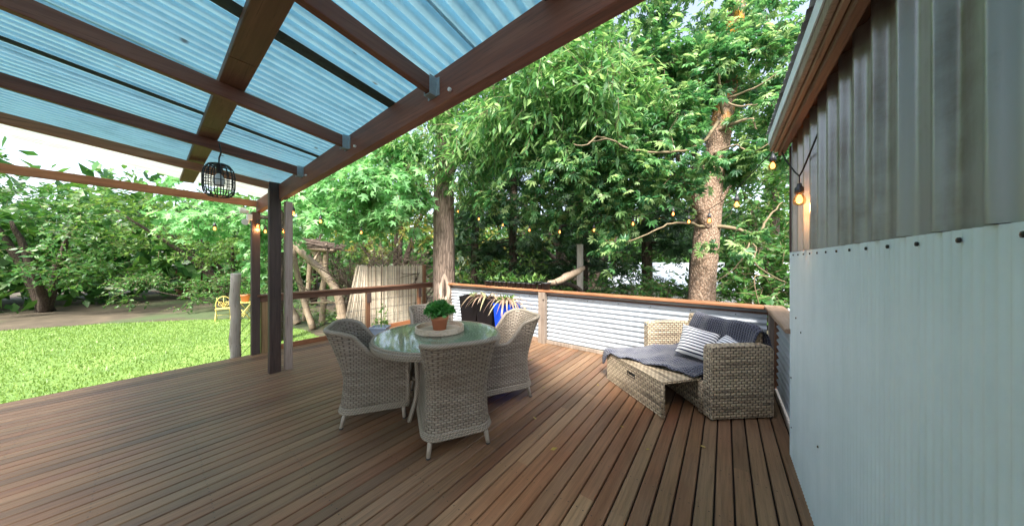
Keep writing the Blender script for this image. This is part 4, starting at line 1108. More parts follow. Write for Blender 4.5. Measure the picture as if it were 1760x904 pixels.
# ================================================================== RUSTIC ARBOUR IN THE GARDEN
ar = thing('rustic_arbour', 'rustic arbour of stripped crooked poles with a twiggy flat roof on the lawn edge', 'arbour', (-11.2, 3.9, GZ))
def pole(name, pts, r0, r1, mat='pole', wob=0.03, par=ar):
    g = random.Random(int(abs(pts[0][0] * 100)) + len(name)); out = []
    n = 9; P = catmull(pts, n)
    for i, p in enumerate(P): out.append(p + Vector((g.uniform(-wob, wob), g.uniform(-wob, wob), 0)) * (0.4 if i in (0, n - 1) else 1))
    m = MB(); m.tube(out, [r0 + (r1 - r0) * i / (n - 1) + g.uniform(-.004, .006) for i in range(n)], 9); return m.build(name, M[mat], par, True)
pole('post', [(-11.240, 3.514, -0.840), (-11.646, 3.330, 0.267), (-12.059, 3.142, 1.990)], 0.10, 0.08)
pole('post', [(-11.917, 4.003, -1.035), (-11.883, 4.029, 0.395), (-11.762, 4.121, 2.020)], 0.11, 0.09)
pole('post', [(-13.152, 3.818, -0.883), (-13.043, 3.901, 0.790), (-12.988, 3.943, 1.935)], 0.10, 0.08)
pole('post', [(-11.985, 4.706, -0.356), (-12.477, 4.331, 1.019), (-13.006, 3.929, 2.279)], 0.10, 0.13)
pole('diagonal_trunk', [(-10.040, 4.049, -0.767), (-10.210, 3.920, 0.318), (-10.487, 3.709, 0.938), (-11.027, 3.298, 1.577), (-11.428, 2.993, 2.101)], 0.155, 0.10, wob=0.02)
pole('stump', [(-12.642, 3.452, -0.818), (-12.745, 3.374, -0.472), (-12.883, 3.269, -0.190)], 0.13, 0.12)
pole('brace', [(-11.673, 3.561, 1.438), (-11.756, 3.875, 1.861), (-11.780, 4.108, 2.128)], 0.045, 0.035)
pole('low_rail', [(-11.788, 3.474, -0.006), (-11.410, 3.761, 0.036), (-10.729, 4.404, 0.021)], 0.035, 0.03)
pole('beam', [(-12.059, 3.142, 2.010), (-11.892, 3.646, 1.942), (-11.555, 4.278, 1.890)], 0.09, 0.08)
pole('beam', [(-13.481, 3.568, 2.256), (-13.094, 4.113, 2.177), (-12.723, 4.647, 2.094)], 0.08, 0.07)
pole('branch', [(-10.603, 3.998, -0.480), (-10.536, 4.174, -0.339), (-10.450, 4.365, -0.195)], 0.06, 0.05)
pole('branch', [(-10.807, 4.093, -0.154), (-10.645, 4.217, 0.010), (-10.482, 4.341, 0.091)], 0.06, 0.05)
m = MB(); g = np.random.default_rng(8)
A, B, C_ = Vector((-11.831, 2.938, 2.114)), Vector((-11.088, 4.257, 1.879)), Vector((-14.122, 3.583, 2.402))
for k in range(230):
    u, v = g.random(), g.random(); p = A + (B - A) * u + (C_ - A) * v + Vector((0, 0, g.uniform(-0.02, 0.12)))
    d = (B - A).normalized() + Vector(g.normal(0, 0.25, 3)) * Vector((1, 1, 0.25)).length * 0.6; d.z *= 0.4
    l = g.uniform(0.4, 0.9); m.tube([p - d * l * 0.5, p + Vector((0, 0, g.uniform(-.03, .04))), p + d * l * 0.5], g.uniform(0.008, 0.02), 4, caps=False)
m.build('twig_roof', M['twigdark'], ar, True)['kind'] = 'stuff'

# ================================================================== YELLOW GARDEN FURNITURE
def bistro_chair(label, loc, rz):
    c = thing('garden_chair', label, 'chair', loc, rz, 'yellow garden chairs')
    m = MB(); a_ = [(0.21 * math.cos(a), -0.20, 0.58 + 0.30 * math.sin(a)) for a in np.linspace(0, math.pi, 13)]
    m.tube([(0.20, -0.20, 0.42)] + a_ + [(-0.20, -0.20, 0.42)], 0.014, 7)
    for s in (-1, 1):
        m.tube([(s * 0.02, -0.2, 0.43)] + [(s * (0.02 + 0.085 * (1 - math.cos(a))), -0.2, 0.44 + 0.40 * a / math.pi) for a in np.linspace(0, math.pi, 8)], 0.010, 6)
        m.tube([(s * 0.085 + 0.055 * math.cos(a), -0.2, 0.60 + 0.08 * math.sin(a)) for a in np.linspace(0, 6.28, 12)], 0.009, 5)
    m.tube([(0, -0.2, 0.43), (0, -0.2, 0.86)], 0.009, 6)
    m.build('backrest', M['yellow'], c)
    for k in range(6):
        m = MB(); y = -0.18 + 0.075 * k; m.box(-0.21, 0.21, y - 0.03, y + 0.03, 0.435, 0.455); m.build('slat', M['yellow'], c)
    for s in (-1, 1):
        m = MB(); m.tube([(s * 0.20, -0.20, 0.45), (s * 0.20, 0.22, 0.0)], 0.014, 7); m.build('leg', M['yellow'], c)
        m = MB(); m.tube([(s * 0.18, 0.20, 0.44), (s * 0.18, -0.24, 0.0)], 0.014, 7); m.build('leg', M['yellow'], c)
    m = MB(); m.tube([(-0.2, 0.0, 0.20), (0.2, 0.0, 0.20)], 0.010, 6); m.build('stretcher', M['yellow'], c)
    return c
c1 = bistro_chair('yellow metal garden chair at the left, open beside the log post', (-15.95, 1.9, GZ), R(-90 - 10))
c2 = copy_tree(c1); c2['label'] = 'yellow metal garden chair half hidden behind the veranda posts'; c2.location = (-14.55, 3.05, GZ); c2.rotation_euler = (0, 0, R(-150))
for o in (c1, c2): o.scale = (1.05, 1.05, 1.05)
gt = thing('garden_table', 'small yellow slatted garden table carrying a potted plant', 'table', (-15.35, 2.45, GZ), R(-20))
for k in range(6):
    m = MB(); y = -0.28 + 0.112 * k; m.box(-0.32, 0.32, y - 0.05, y + 0.05, 0.70, 0.72); m.build('slat', M['yellow'], gt)
for s in (-1, 1):
    for q in (-1, 1):
        m = MB(); m.tube([(s * 0.28, q * 0.24, 0.70), (s * 0.28, -q * 0.24, 0.0)], 0.015, 7); m.build('leg', M['yellow'], gt)
m = MB(); m.box(-0.3, 0.3, -0.02, 0.02, 0.16, 0.19); m.build('stretcher', M['yellow'], gt)
gpt = thing('potted_plant', 'leafy plant in a terracotta pot on the yellow garden table', 'potted plant', (-15.35, 2.45, GZ + 0.7205))
m = MB(); m.lathe([(0.001, 0), (0.10, 0), (0.15, 0.24), (0.165, 0.24), (0.165, 0.29), (0.14, 0.29), (0.001, 0.26)], 18); m.build('pot', M['terracotta'], gpt)
dome_plant(gpt, 'foliage', M['leafhedge'], 'oval', 160, (0, 0, 0.36), (0.28, 0.28, 0.24), 0.12, 0.3, 41)

# ================================================================== BEYOND THE BALUSTRADE
wp = thing('white_post', 'thin weathered white post standing behind the balustrade among the conifers', 'post', tuple(Vector((-2.632, 6.039, 0.820)) * Vector((1, 1, 0)).length if False else ((-2.632, 6.039, 0.820)[0], (-2.632, 6.039, 0.820)[1], GZ)))
m = MB(); q = (-2.632, 6.039, 1.887); m.timber((q[0], q[1], GZ), (q[0], q[1], q[2]), 0.11, 0.11, up=(0, 1, 0)); m.build('post', M['log'], wp, True)
dw = thing('fallen_branch', 'bare crooked branch propped above the balustrade beside the nursery pots', 'branch', (-2.458, 5.292, 0.835))
def limb(parent, name, pts, radii, mat, n=9, nseg=None, jit=0.0, seed=1):
    g = random.Random(seed); nseg = nseg or max(6, len(pts) * 4); P = catmull(pts, nseg)
    rr = [np.interp(i / (nseg - 1), np.linspace(0, 1, len(radii)), radii) for i in range(nseg)]
    P = [p + Vector((g.uniform(-jit, jit), g.uniform(-jit, jit), g.uniform(-jit, jit))) for p in P]
    m = MB(); m.tube(P, [r * (1 + g.uniform(-.08, .08)) for r in rr], n); return m.build(name, M[mat] if isinstance(mat, str) else mat, parent, True)
limb(dw, 'limb', [(-2.613, 4.546, 1.088), (-2.570, 4.830, 1.106), (-2.463, 5.037, 1.202), (-2.368, 5.234, 1.278), (-2.328, 5.516, 1.355)], [0.045, 0.06, 0.075, 0.06, 0.05], 'pole', 9, 16, 0.008, 2)
limb(dw, 'limb', [(-2.575, 4.700, 1.091), (-2.552, 5.220, 1.037), (-2.517, 5.623, 0.925), (-2.448, 5.802, 0.776)], [0.05, 0.045, 0.05, 0.05], 'barkD', 8, 12, 0.006, 3)

nh = thing('neighbour_house', 'low white neighbouring house with a blue-grey metal roof glimpsed through the trees', 'house', (2.0, 17.0, GZ))
fdir = Vector((math.cos(R(20)), math.sin(R(20)), 0)); nd = Vector((-fdir.y, fdir.x, 0)); o0 = Vector((-4.5, 15.0, 0))
def hb(m, u0, u1, v0, v1, z0, z1):
    n = m.add([tuple(o0 + fdir * u + nd * v + Vector((0, 0, z))) for z in (z0, z1) for u, v in ((u0, v0), (u1, v0), (u1, v1), (u0, v1))])
    for f in ((0, 1, 5, 4), (1, 2, 6, 5), (2, 3, 7, 6), (3, 0, 4, 7), (4, 5, 6, 7), (3, 2, 1, 0)): m.face([n + i for i in f])
for k in range(6):
    m = MB(); hb(m, 0, 14, 0.02 * (k % 2), 6, GZ + 0.15 * k, GZ + 0.15 * (k + 1) - 0.012); m.build('weatherboard', M['white'], nh, True)
m = MB(); hb(m, -0.4, 14.4, -0.5, -0.35, GZ + 0.86, GZ + 1.0); m.build('gutter', M['seam'], nh, True)
m = MB(); n_ = 60
for s in (0,):
    a = [o0 + fdir * (-0.4 + 14.8 * i / n_) + nd * -0.5 + Vector((0, 0, GZ + 1.01 + 0.02 * (i % 2))) for i in range(n_ + 1)]
    b = [p + nd * 3.6 + Vector((0, 0, 1.25)) for p in a]; m.grid([[tuple(p) for p in a], [tuple(p) for p in b]], smooth=False)
m.build('roof', metal_sheet('pale_metal_roof', (0.62, 0.68, 0.74), 0.35, (0.50, 0.56, 0.62), 'Y'), nh, True)
# low fence between garden and neighbour, dark
# a shed roof seen at the far left above the garden
sh = thing('garden_shed', 'pale roofed shed glimpsed at the far left beyond the lawn', 'shed', (-32.0, 3.4, GZ))
m = MB(); m.box(-34, -30, 1.4, 5.6, GZ, GZ + 1.95); m.build('wall', plain('shed_wall', (0.30, 0.13, 0.09), 0.9, 0.2, 4), sh, True)
m = MB()
for k in range(14):
    y = 1.1 + 0.34 * k
    m2 = MB(); m2.timber((-34.4, y, GZ + 2.55), (-29.6, y, GZ + 2.02), 0.335, 0.05, 0.01); m2.build('roof_sheet', M['white'], sh, True)

# ================================================================== STRING LIGHTS
def string(label, hang, bulbs, lit=()):
    """hang: points the cable runs through; bulbs: (x, y, z) of the bulb centres, hung below the cable"""
    s = thing('string_lights', label, 'string lights', hang[0])
    P = [Vector(p) for p in hang]
    m = MB(); m.tube(P, 0.0045, 5); m.build('cable', M['rubber'], s, True)
    for c in bulbs:
        c = Vector(c); near = min(P, key=lambda p: (p - c).length)
        # foot of the drop on the cable
        best = None
        for a, b in zip(P, P[1:]):
            u = max(0, min(1, (c.xy - a.xy).dot((b - a).xy) / max(1e-6, (b - a).xy.length_squared))); q = a.lerp(b, u)
            if best is None or (q.xy - c.xy).length < (best.xy - c.xy).length: best = q
        m = MB(); m.tube([best, Vector((c.x, c.y, c.z + 0.08))], 0.0035, 5)
        m.lathe([(0.001, 0.088), (0.010, 0.086), (0.013, 0.068), (0.021, 0.060), (0.022, 0.028), (0.017, 0.024), (0.001, 0.026)], 12, tuple(c)); h = m.build('lamp_holder', M['blackplastic'], s, True)
        m = MB(); m.lathe([(0.013, 0.026), (0.017, 0.018), (0.027, -0.004), (0.0295, -0.018), (0.026, -0.034), (0.014, -0.045), (0.001, -0.048)], 16, tuple(c)); m.build('bulb', M['bulbglass'], h, True)
        m = MB(); m.lathe([(0.001, 0.02), (0.007, 0.016), (0.014, -0.002), (0.016, -0.016), (0.011, -0.030), (0.001, -0.034)], 10, tuple(c)); m.build('filament', M['glow'], h, True)
    for c in lit:
        ld = bpy.data.lights.new('bulb_light', 'POINT'); ld.energy = 1.1; ld.color = (1.0, 0.5, 0.2); ld.shadow_soft_size = 0.03
        lo = bpy.data.objects.new('bulb_light', ld); scene.collection.objects.link(lo); lo.location = (c[0], c[1], c[2] - 0.062)
    return s
def sag(p, q, n, d):
    p, q = Vector(p), Vector(q); return [tuple(p.lerp(q, i / n) - Vector((0, 0, d * 4 * (i / n) * (1 - i / n)))) for i in range(n + 1)]
E1 = (0.330, 2.964, 2.400)
string('warm bulbs strung from the eave corner down to the speckled tree', [E1, (0.309, 3.124, 2.396), (0.228, 3.314, 2.328), (0.098, 3.592, 2.223), (-0.027, 4.000, 2.180), (-0.155, 4.405, 2.167), (-0.321, 5.158, 2.226)],
       [(0.314, 3.103, 2.288), (0.098, 3.592, 2.077), (-0.155, 4.405, 2.032)])
string('big lit bulb on cable looped along the dark iron wall under the eave', [E1, (0.345, 2.750, 2.218), (0.351, 2.466, 2.058), (0.359, 2.384, 2.011), (0.372, 2.368, 2.043), (0.387, 2.305, 2.110), (0.415, 2.200, 2.231)], [(0.359, 2.384, 1.881)], [(0.359, 2.384, 1.881)])
string('long row of warm bulbs sagging above the iron balustrade between two trees', [(-0.328, 5.278, 2.297), (-0.435, 5.071, 2.261), (-0.635, 4.982, 2.343), (-0.886, 4.917, 2.279), (-1.198, 4.868, 2.219), (-1.497, 4.829, 2.183), (-1.820, 4.772, 2.174), (-2.440, 4.677, 2.172), (-3.111, 4.669, 2.270), (-3.791, 4.655, 2.412), (-4.479, 4.634, 2.660), (-5.206, 4.709, 2.995)],
       [(-0.435, 5.071, 2.118), (-0.635, 4.982, 2.243), (-1.198, 4.868, 2.123), (-1.820, 4.772, 2.051), (-2.440, 4.677, 2.053), (-3.111, 4.669, 2.130), (-3.791, 4.655, 2.288), (-4.479, 4.634, 2.473), (-5.203, 4.649, 2.727)])
string('warm bulbs strung from the pale grey post to the big tree trunk', [(-4.812, 1.240, 2.548), (-5.050, 1.437, 2.498), (-5.409, 1.791, 2.371), (-5.757, 2.281, 2.284), (-6.002, 2.722, 2.261), (-6.166, 3.477, 2.407), (-6.152, 4.116, 2.652), (-6.050, 4.696, 3.026)],
       [(-4.915, 1.287, 2.192), (-5.409, 1.791, 2.176), (-6.002, 2.722, 2.104), (-6.166, 3.477, 2.231)], [(-4.915, 1.287, 2.192)])
string('faint bulbs strung past the brown veranda posts over the lawn', [(-4.874, 1.256, 2.545), (-5.649, 1.358, 2.334), (-5.912, 1.283, 2.209), (-6.251, 1.151, 2.293), (-6.446, 0.877, 2.295), (-6.545, 0.677, 2.259), (-6.676, 0.451, 2.362), (-6.968, 0.229, 2.591)],
       [(-5.649, 1.358, 1.988), (-6.084, 1.215, 2.004), (-5.985, 1.102, 2.072), (-6.537, 0.682, 2.034)], [(-5.985, 1.102, 2.072), (-5.649, 1.358, 1.988)])

# ================================================================== LEAVES FALLEN ON THE DECK
lf = None
g = np.random.default_rng(77)
for (x, y, lab) in ((-1.72, 2.85, 'leaf fallen just right of the rear leg of the pale right-hand chair'), (-1.42, 2.25, 'leaf fallen halfway between the nearest chair and the ottoman'),
                    (-0.72, 2.62, 'leaf fallen just in front of the near corner of the ottoman'), (-0.50, 2.42, 'leaf fallen below the ottoman towards the bottom of the picture'),
                    (-0.12, 2.74, 'leaf fallen in front of the near wicker arm of the daybed'), (-2.35, 3.55, 'leaf fallen near the balustrade post behind the right-hand chair'),
                    (-1.2, 3.3, 'leaf fallen beside the far end of the ottoman under the hanging throw'), (-1.1, 1.95, 'leaf fallen on the boards right of the nearest chair')):
    if lf is None:
        m = MB(); s = 0.05; v, f = LEAF['oval']; b = m.add([(p[0] * s * 1.3, p[1] * s, p[2] * s * 0.4 + 0.004 + 0.012 * p[1]) for p in v])
        for q in f: m.face([b + i for i in q])
        lf = m.build('fallen_leaf', M['leafdry']); o = lf
    else: o = lf.copy(); scene.collection.objects.link(o)
    tag(o, lab, 'leaf', 'leaves fallen on the deck')
    o.location = (x, y, 0.001); o.rotation_euler = (0, 0, g.random() * 6.28); s = g.uniform(0.6, 1.2); o.scale = (s, s, s)

# ================================================================== TREES AND PLANTS
CF = np.array([-math.sin(R(YAW)), math.cos(R(YAW)), 0.0]); CR = np.array([math.cos(R(YAW)), math.sin(R(YAW)), 0.0])
def project(P):
    d = P @ CF; d = np.where(np.abs(d) < 1e-6, 1e-6, d)
    return 880 + 480 * (P @ CR) / d, 449 - 480 * (P[:, 2] - 1.5) / d, d

def sprays(blobs, per, twig_len, droop, lat, g, clump=0.45, sub=7, leaf_up=0.0):
    """leaf positions, axes and normals on short twigs bunched into clumps inside the ellipsoid blobs: (centre, radii, twigs)"""
    C0, D0 = [], []
    for c, r, n in blobs:
        c = np.array(c); r = np.array(r) if hasattr(r, '__len__') else np.array((r, r, r * 0.9))
        k = max(2, n // sub); d = unit(g.normal(size=(k, 3))); cen = d * (g.random(k) ** 0.42)[:, None]
        idx = g.integers(0, k, n); q = cen[idx] + g.normal(size=(n, 3)) * clump * 0.33
        C0.append(c + q * r); D0.append(unit(q * r + 1e-6))
    C0 = np.concatenate(C0); D0 = np.concatenate(D0); N = len(C0)
    d = unit(D0 * 0.7 + g.normal(size=(N, 3)) * 0.55 + np.array([0, 0, -droop]))
    L = twig_len * (0.6 + 0.8 * g.random(N))
    t = (np.arange(per) + 0.5) / per
    side = unit(np.cross(d, np.array([0, 0, 1.0]) + g.normal(size=(N, 3)) * 0.3))
    P = C0[:, None, :] + d[:, None, :] * (L[:, None] * t[None])[..., None]
    P[..., 2] -= droop * 0.5 * (L[:, None] * t[None] ** 2)
    sg = np.where(np.arange(per) % 2 == 0, 1.0, -1.0)
    ax = d[:, None, :] * 0.6 + side[:, None, :] * (sg[None, :] * lat)[..., None] + g.normal(size=(N, per, 3)) * 0.3 + np.array([0, 0, leaf_up - droop * 0.8])
    nr = g.normal(size=(N, per, 3)) * 0.55 + np.array([0, 0, 1.0]) + D0[:, None, :] * 0.4
    ends = P[:, -1]
    return P.reshape(-1, 3), unit(ax.reshape(-1, 3)), unit(nr.reshape(-1, 3)), C0, ends

def pick_large(P, sc, n=300, bin_=13):
    px, py, d = project(P); ok = (d > 0.5) & (px > 368) & (px < 1392) & (py > 110) & (py < 620)
    key = (px // bin_).astype(int) * 1000 + (py // bin_).astype(int)
    order = np.argsort(d); seen = set(); cand = []
    for i in order:
        if not ok[i]: continue
        k = int(key[i])
        if k in seen: continue
        seen.add(k); cand.append(i)
    cand.sort(key=lambda i: -sc[i] / d[i]); return np.array(cand[:n], dtype=int)

def foliage(parent, tmpl, blobs, per, twig_len, droop, lat, size, mat, seed, singles=0, twigs=True, clump=0.45, sub=7, name='foliage', twig_mat='twig', leaf_up=0.0, rmin=None):
    g = np.random.default_rng(seed)
    P, ax, nr, c0, ends = sprays(blobs, per, twig_len, droop, lat, g, clump, sub, leaf_up)
    sc = size * (0.5 + 0.8 * g.random(len(P)))
    if rmin is not None:                       # keep leaves out of the veranda and off the deck room
        keep = rmin(P); P, ax, nr, sc = P[keep], ax[keep], nr[keep], sc[keep]
    base = np.array(parent.location)
    one = np.zeros(len(P), bool)
    if singles:
        pk = pick_large(P, sc, singles); one[pk] = True
        v, f = LEAF[tmpl]; me = bpy.data.meshes.new('leaf'); me.from_pydata(v, [], f); me.materials.append(mat); me.update()
        x, y, z = leaf_frames(ax[pk], nr[pk])
        for i, k in enumerate(pk):
            o = link('leaf', me, parent); s = float(sc[k])
            o.matrix_basis = Matrix(((x[i][0] * s, y[i][0] * s, z[i][0] * s, P[k][0] - base[0]), (x[i][1] * s, y[i][1] * s, z[i][1] * s, P[k][1] - base[1]), (x[i][2] * s, y[i][2] * s, z[i][2] * s, P[k][2] - base[2]), (0, 0, 0, 1)))
    r = ~one
    leaves_mesh(name, tmpl, P[r] - base, ax[r], nr[r], sc[r], mat, parent)
    if twigs:
        m = MB(); step = max(1, len(c0) // 900)
        for a, e in zip(c0[::step], ends[::step]):
            if rmin is not None and not rmin(np.array([a]))[0]: continue
            m.tube([a - base, (a + e) / 2 - base + np.array([0, 0, 0.02]), e - base], [0.006, 0.0045, 0.002], 3, caps=False)
        m.build('twigs', M[twig_mat], parent)['kind'] = 'stuff'
    return P

def clear(P):      # nothing grows inside the veranda or over the furniture
    inroof = (P[:, 1] < 1.35) & (P[:, 0] > -6.4) & (P[:, 2] < 3.2)
    room = (P[:, 1] < 4.3) & (P[:, 0] > -5.9) & (P[:, 2] < 2.05)
    houseb = (P[:, 0] > 0.20) & (P[:, 1] < 3.15)
    rail_ = (P[:, 0] > -6.3) & (P[:, 0] < -5.9) & (P[:, 2] < 1.1) & (P[:, 1] < 4.6)
    near = (P @ CF) < 1.9
    return ~(inroof | room | houseb | rail_ | near)

# ---- big tree with furrowed bark at the corner of the deck, hanging lance leaves
tl = thing('lance_leaf_tree', 'tree with a thick furrowed trunk at the deck corner and hanging lance-shaped leaves', 'tree', (-5.52, 4.50, GZ))
def trunk(parent, pts, radii, mat, seed, n=22, nseg=40, flute=0.05):
    g = random.Random(seed); P = catmull(pts, nseg)
    rows_ = []
    for i, p in enumerate(P):
        r = np.interp(i / (nseg - 1), np.linspace(0, 1, len(radii)), radii); row = []
        for k in range(n):
            a = 2 * math.pi * k / n
            f = 1 + flute * mnoise.noise(Vector((math.cos(a) * 2.5, math.sin(a) * 2.5, p.z * 1.6 + seed))) + flute * 0.7 * mnoise.noise(Vector((math.cos(a) * 7, math.sin(a) * 7, p.z * 2.2 + seed)))
            row.append((p.x + math.cos(a) * r * f, p.y + math.sin(a) * r * f, p.z))
        rows_.append(row)
    m = MB(); m.grid(rows_, None, True, False, True); return m.build('trunk', M[mat], parent, True)
trunk(tl, [(-5.52, 4.51, GZ), (-5.52, 4.50, 0.6), (-5.53, 4.49, 1.8), (-5.54, 4.49, 3.2), (-5.50, 4.51, 4.6), (-5.57, 4.6, 6.4)], [0.33, 0.272, 0.255, 0.24, 0.20, 0.14], 'barkL', 3)
# the bare oval scar low on the trunk, facing the deck
sc_c = Vector((-5.52, 4.50, 0.87)); dirc = Vector((5.52, -4.50, 0)).normalized(); sdir = Vector((-dirc.y, dirc.x, 0)); m = MB()
rows_ = []
for i in range(13):
    v = -1 + 2 * i / 12; row = []
    w = 0.12 * math.sqrt(max(0.0, 1 - v * v)) * (1 - 0.45 * v) * (1 + 0.22 * mnoise.noise(Vector((v * 3.1, 7, 1))))
    for j in range(9):
        u = -1 + 2 * j / 8
        edge = max(0, u * u + v * v * 0.8 - 0.45)
        ang = (u * w) / 0.27
        rr = 0.274 + 0.010 * min(1, edge * 2.2) * (1 + 0.8 * mnoise.noise(Vector((u * 2, v * 5, 3)))) - (0.012 if abs(u) < 0.3 and abs(v) < 0.6 else 0)
        row.append(tuple(sc_c + dirc * rr * math.cos(ang) + sdir * rr * math.sin(ang) + Vector((0, 0, v * 0.34))))
    rows_.append(row)
m.grid(rows_, flip=True); scar_o = m.build('bark_scar', M['scar'], tl, True)
m = MB(); sl_ = []
for i in range(9):
    v = -1 + 2 * i / 8; w = 0.030 * math.sqrt(max(0, 1 - v * v)) * (1 - 0.4 * v) + 0.001; sl_.append([tuple(sc_c + dirc * 0.279 + sdir * q + Vector((0, 0, v * 0.21 - 0.02))) for q in (-w, 0, w)])
m.grid(sl_, flip=True); m.build('hollow', M['barkD'], scar_o, True)
limb(tl, 'branch', [(-5.55, 4.47, 2.75), (-6.174, 4.476, 3.234), (-6.158, 4.237, 3.438), (-6.179, 3.970, 3.642)], [0.09, 0.07, 0.05, 0.03], 'barkL', 9, 14, 0.02, 5)
limb(tl, 'branch', [(-5.52, 4.47, 3.3), (-4.761, 4.671, 4.511), (-3.930, 4.549, 4.737), (-3.179, 4.367, 4.751)], [0.10, 0.07, 0.05, 0.03], 'barkL', 9, 14, 0.03, 6)
limb(tl, 'branch', [(-5.52, 4.5, 4.2), (-5.360, 3.965, 5.087), (-5.423, 3.414, 5.612)], [0.10, 0.07, 0.04], 'barkL', 9, 12, 0.03, 7)
limb(tl, 'branch', [(-5.52, 4.5, 4.6), (-4.511, 4.610, 6.287), (-3.433, 4.927, 6.612)], [0.10, 0.07, 0.04], 'barkL', 9, 12, 0.03, 8)
willow = [((-4.776, 3.906, 4.425), (0.75, 0.75, 0.60), 180), ((-5.604, 3.528, 3.915), (0.6, 0.6, 0.40), 96), ((-4.701, 4.340, 3.652), (0.62, 0.62, 0.5), 120), ((-3.716, 3.958, 3.964), (0.65, 0.6, 0.6), 156), ((-2.966, 3.900, 4.348), (0.7, 0.7, 0.65), 204),
          ((-4.575, 4.310, 5.362), (0.9, 0.9, 0.7), 156), ((-2.262, 3.808, 4.516), (0.65, 0.7, 0.6), 180), ((-2.174, 4.126, 3.982), (0.6, 0.6, 0.5), 132), ((-3.420, 4.309, 5.957), (1.0, 1.0, 0.8), 144), ((-2.197, 4.611, 5.760), (1.0, 1.0, 0.8), 132), ((-1.462, 4.290, 4.179), (0.6, 0.6, 0.5), 132), ((-1.715, 4.224, 4.745), (0.6, 0.6, 0.5), 108), ((-6.281, 4.646, 6.016), (1.1, 1.1, 0.8), 108), ((-4.542, 4.837, 3.136), (0.5, 0.5, 0.3), 48)]
foliage(tl, 'lance', willow, 11, 0.42, 0.42, 0.55, 0.172, M['leafwillow'], 101, 300, rmin=clear)

# ---- sweetgum with star leaves on the left
ts = thing('star_leaf_tree', 'fresh green tree with star-shaped leaves drooping over the left railing', 'tree', ((-10.539, 2.288, 0.287)[0], (-10.539, 2.288, 0.287)[1], GZ))
q0 = (-10.430, 2.370, 1.654)
limb(ts, 'trunk', [(q0[0], q0[1], GZ), (q0[0], q0[1], 1.2), (-10.321, 2.453, 3.533), (-9.618, 2.736, 5.150), (-9.353, 2.938, 7.650)], [0.16, 0.14, 0.12, 0.10, 0.06], 'barkD', 12, 26, 0.02, 9)
limb(ts, 'branch', [(-10.376, 2.412, 3.020), (-8.406, 2.904, 3.335), (-6.822, 3.355, 3.611), (-5.965, 3.756, 3.411)], [0.08, 0.06, 0.04, 0.02], 'barkD', 8, 16, 0.03, 10)
limb(ts, 'branch', [(-10.007, 2.566, 4.352), (-7.808, 3.233, 4.679), (-6.351, 3.839, 4.792)], [0.08, 0.06, 0.03], 'barkD', 8, 14, 0.03, 11)
limb(ts, 'branch', [(-10.376, 2.412, 2.679), (-10.542, 1.783, 2.784), (-10.615, 1.225, 2.641)], [0.06, 0.045, 0.02], 'barkD', 8, 12, 0.03, 12)
star = [((-5.626, 3.134, 3.024), (0.80, 0.70, 0.52), 150), ((-6.529, 2.824, 3.425), (0.9, 0.8, 0.62), 150), ((-5.784, 3.642, 3.953), (0.6, 0.6, 0.4), 70), ((-7.725, 2.669, 3.044), (0.85, 0.85, 0.45), 110), ((-6.739, 2.915, 2.527), (0.75, 0.7, 0.35), 80), ((-5.522, 3.338, 2.463), (0.5, 0.5, 0.30), 55), ((-8.774, 2.624, 3.643), (0.8, 0.8, 0.6), 70),
        ((-9.326, 2.456, 3.226), (0.8, 0.8, 0.5), 80), ((-10.784, 2.102, 2.593), (0.8, 0.8, 0.75), 100), ((-11.491, 1.564, 2.815), (0.8, 0.8, 0.55), 90), ((-11.470, 2.333, 1.665), (0.35, 0.35, 0.9), 60), ((-12.006, 0.920, 3.150), (0.9, 0.9, 0.7), 80), ((-7.547, 3.558, 4.876), (1.2, 1.2, 0.9), 60)]
foliage(ts, 'star', star, 8, 0.34, 0.45, 0.7, 0.185, M['leafstar'], 202, 300, rmin=clear)

# ---- speckled tree behind the balustrade, compound leaves
tr2 = thing('palmate_leaf_tree', 'speckled-bark tree leaning behind the iron balustrade, forked low with hand-shaped leaves', 'tree', ((-0.330, 6.156, 0.778)[0], (-0.330, 6.156, 0.778)[1], GZ))
b0 = (-0.330, 6.156, 0.778)
trunk(tr2, [(b0[0] - 0.02, b0[1], GZ), b0, (-0.296, 6.182, 1.489), (-0.254, 6.214, 2.074), (-0.188, 6.327, 3.099), (-0.043, 6.500, 4.035), (0.088, 6.725, 5.243), (0.224, 6.954, 6.776)], [0.26, 0.225, 0.205, 0.20, 0.19, 0.165, 0.15, 0.12], 'barkR', 8, 20, 50, 0.07)
limb(tr2, 'branch', [(-0.249, 6.092, 2.115), (-0.326, 5.933, 2.361), (-0.426, 5.769, 2.601), (-0.494, 5.655, 2.840), (-0.561, 5.729, 3.123), (-0.663, 5.777, 3.385)], [0.10, 0.085, 0.075, 0.065, 0.05, 0.03], 'barkR', 10, 20, 0.012, 13)
limb(tr2, 'branch', [(-0.191, 6.136, 2.135), (0.080, 6.091, 2.070), (0.273, 6.112, 2.009), (0.420, 6.098, 1.893), (0.481, 6.144, 2.018), (0.587, 6.226, 2.238), (0.763, 6.359, 2.468)], [0.0372, 0.0310, 0.0279, 0.0217, 0.0174, 0.0124, 0.0074], 'twig', 8, 26, 0.01, 14)
limb(tr2, 'branch', [(-0.193, 6.198, 2.205), (-0.083, 6.218, 2.427), (-0.000, 6.156, 2.664), (0.081, 6.218, 2.817)], [0.05, 0.04, 0.03, 0.02], 'barkR', 8, 14, 0.01, 15)
limb(tr2, 'branch', [(-0.284, 5.939, 2.102), (-0.496, 5.402, 2.132), (-0.693, 5.001, 2.087), (-0.927, 4.697, 1.921), (-1.149, 4.402, 1.797)], [0.0248, 0.0186, 0.0155, 0.0112, 0.0062], 'twig', 7, 20, 0.012, 16)
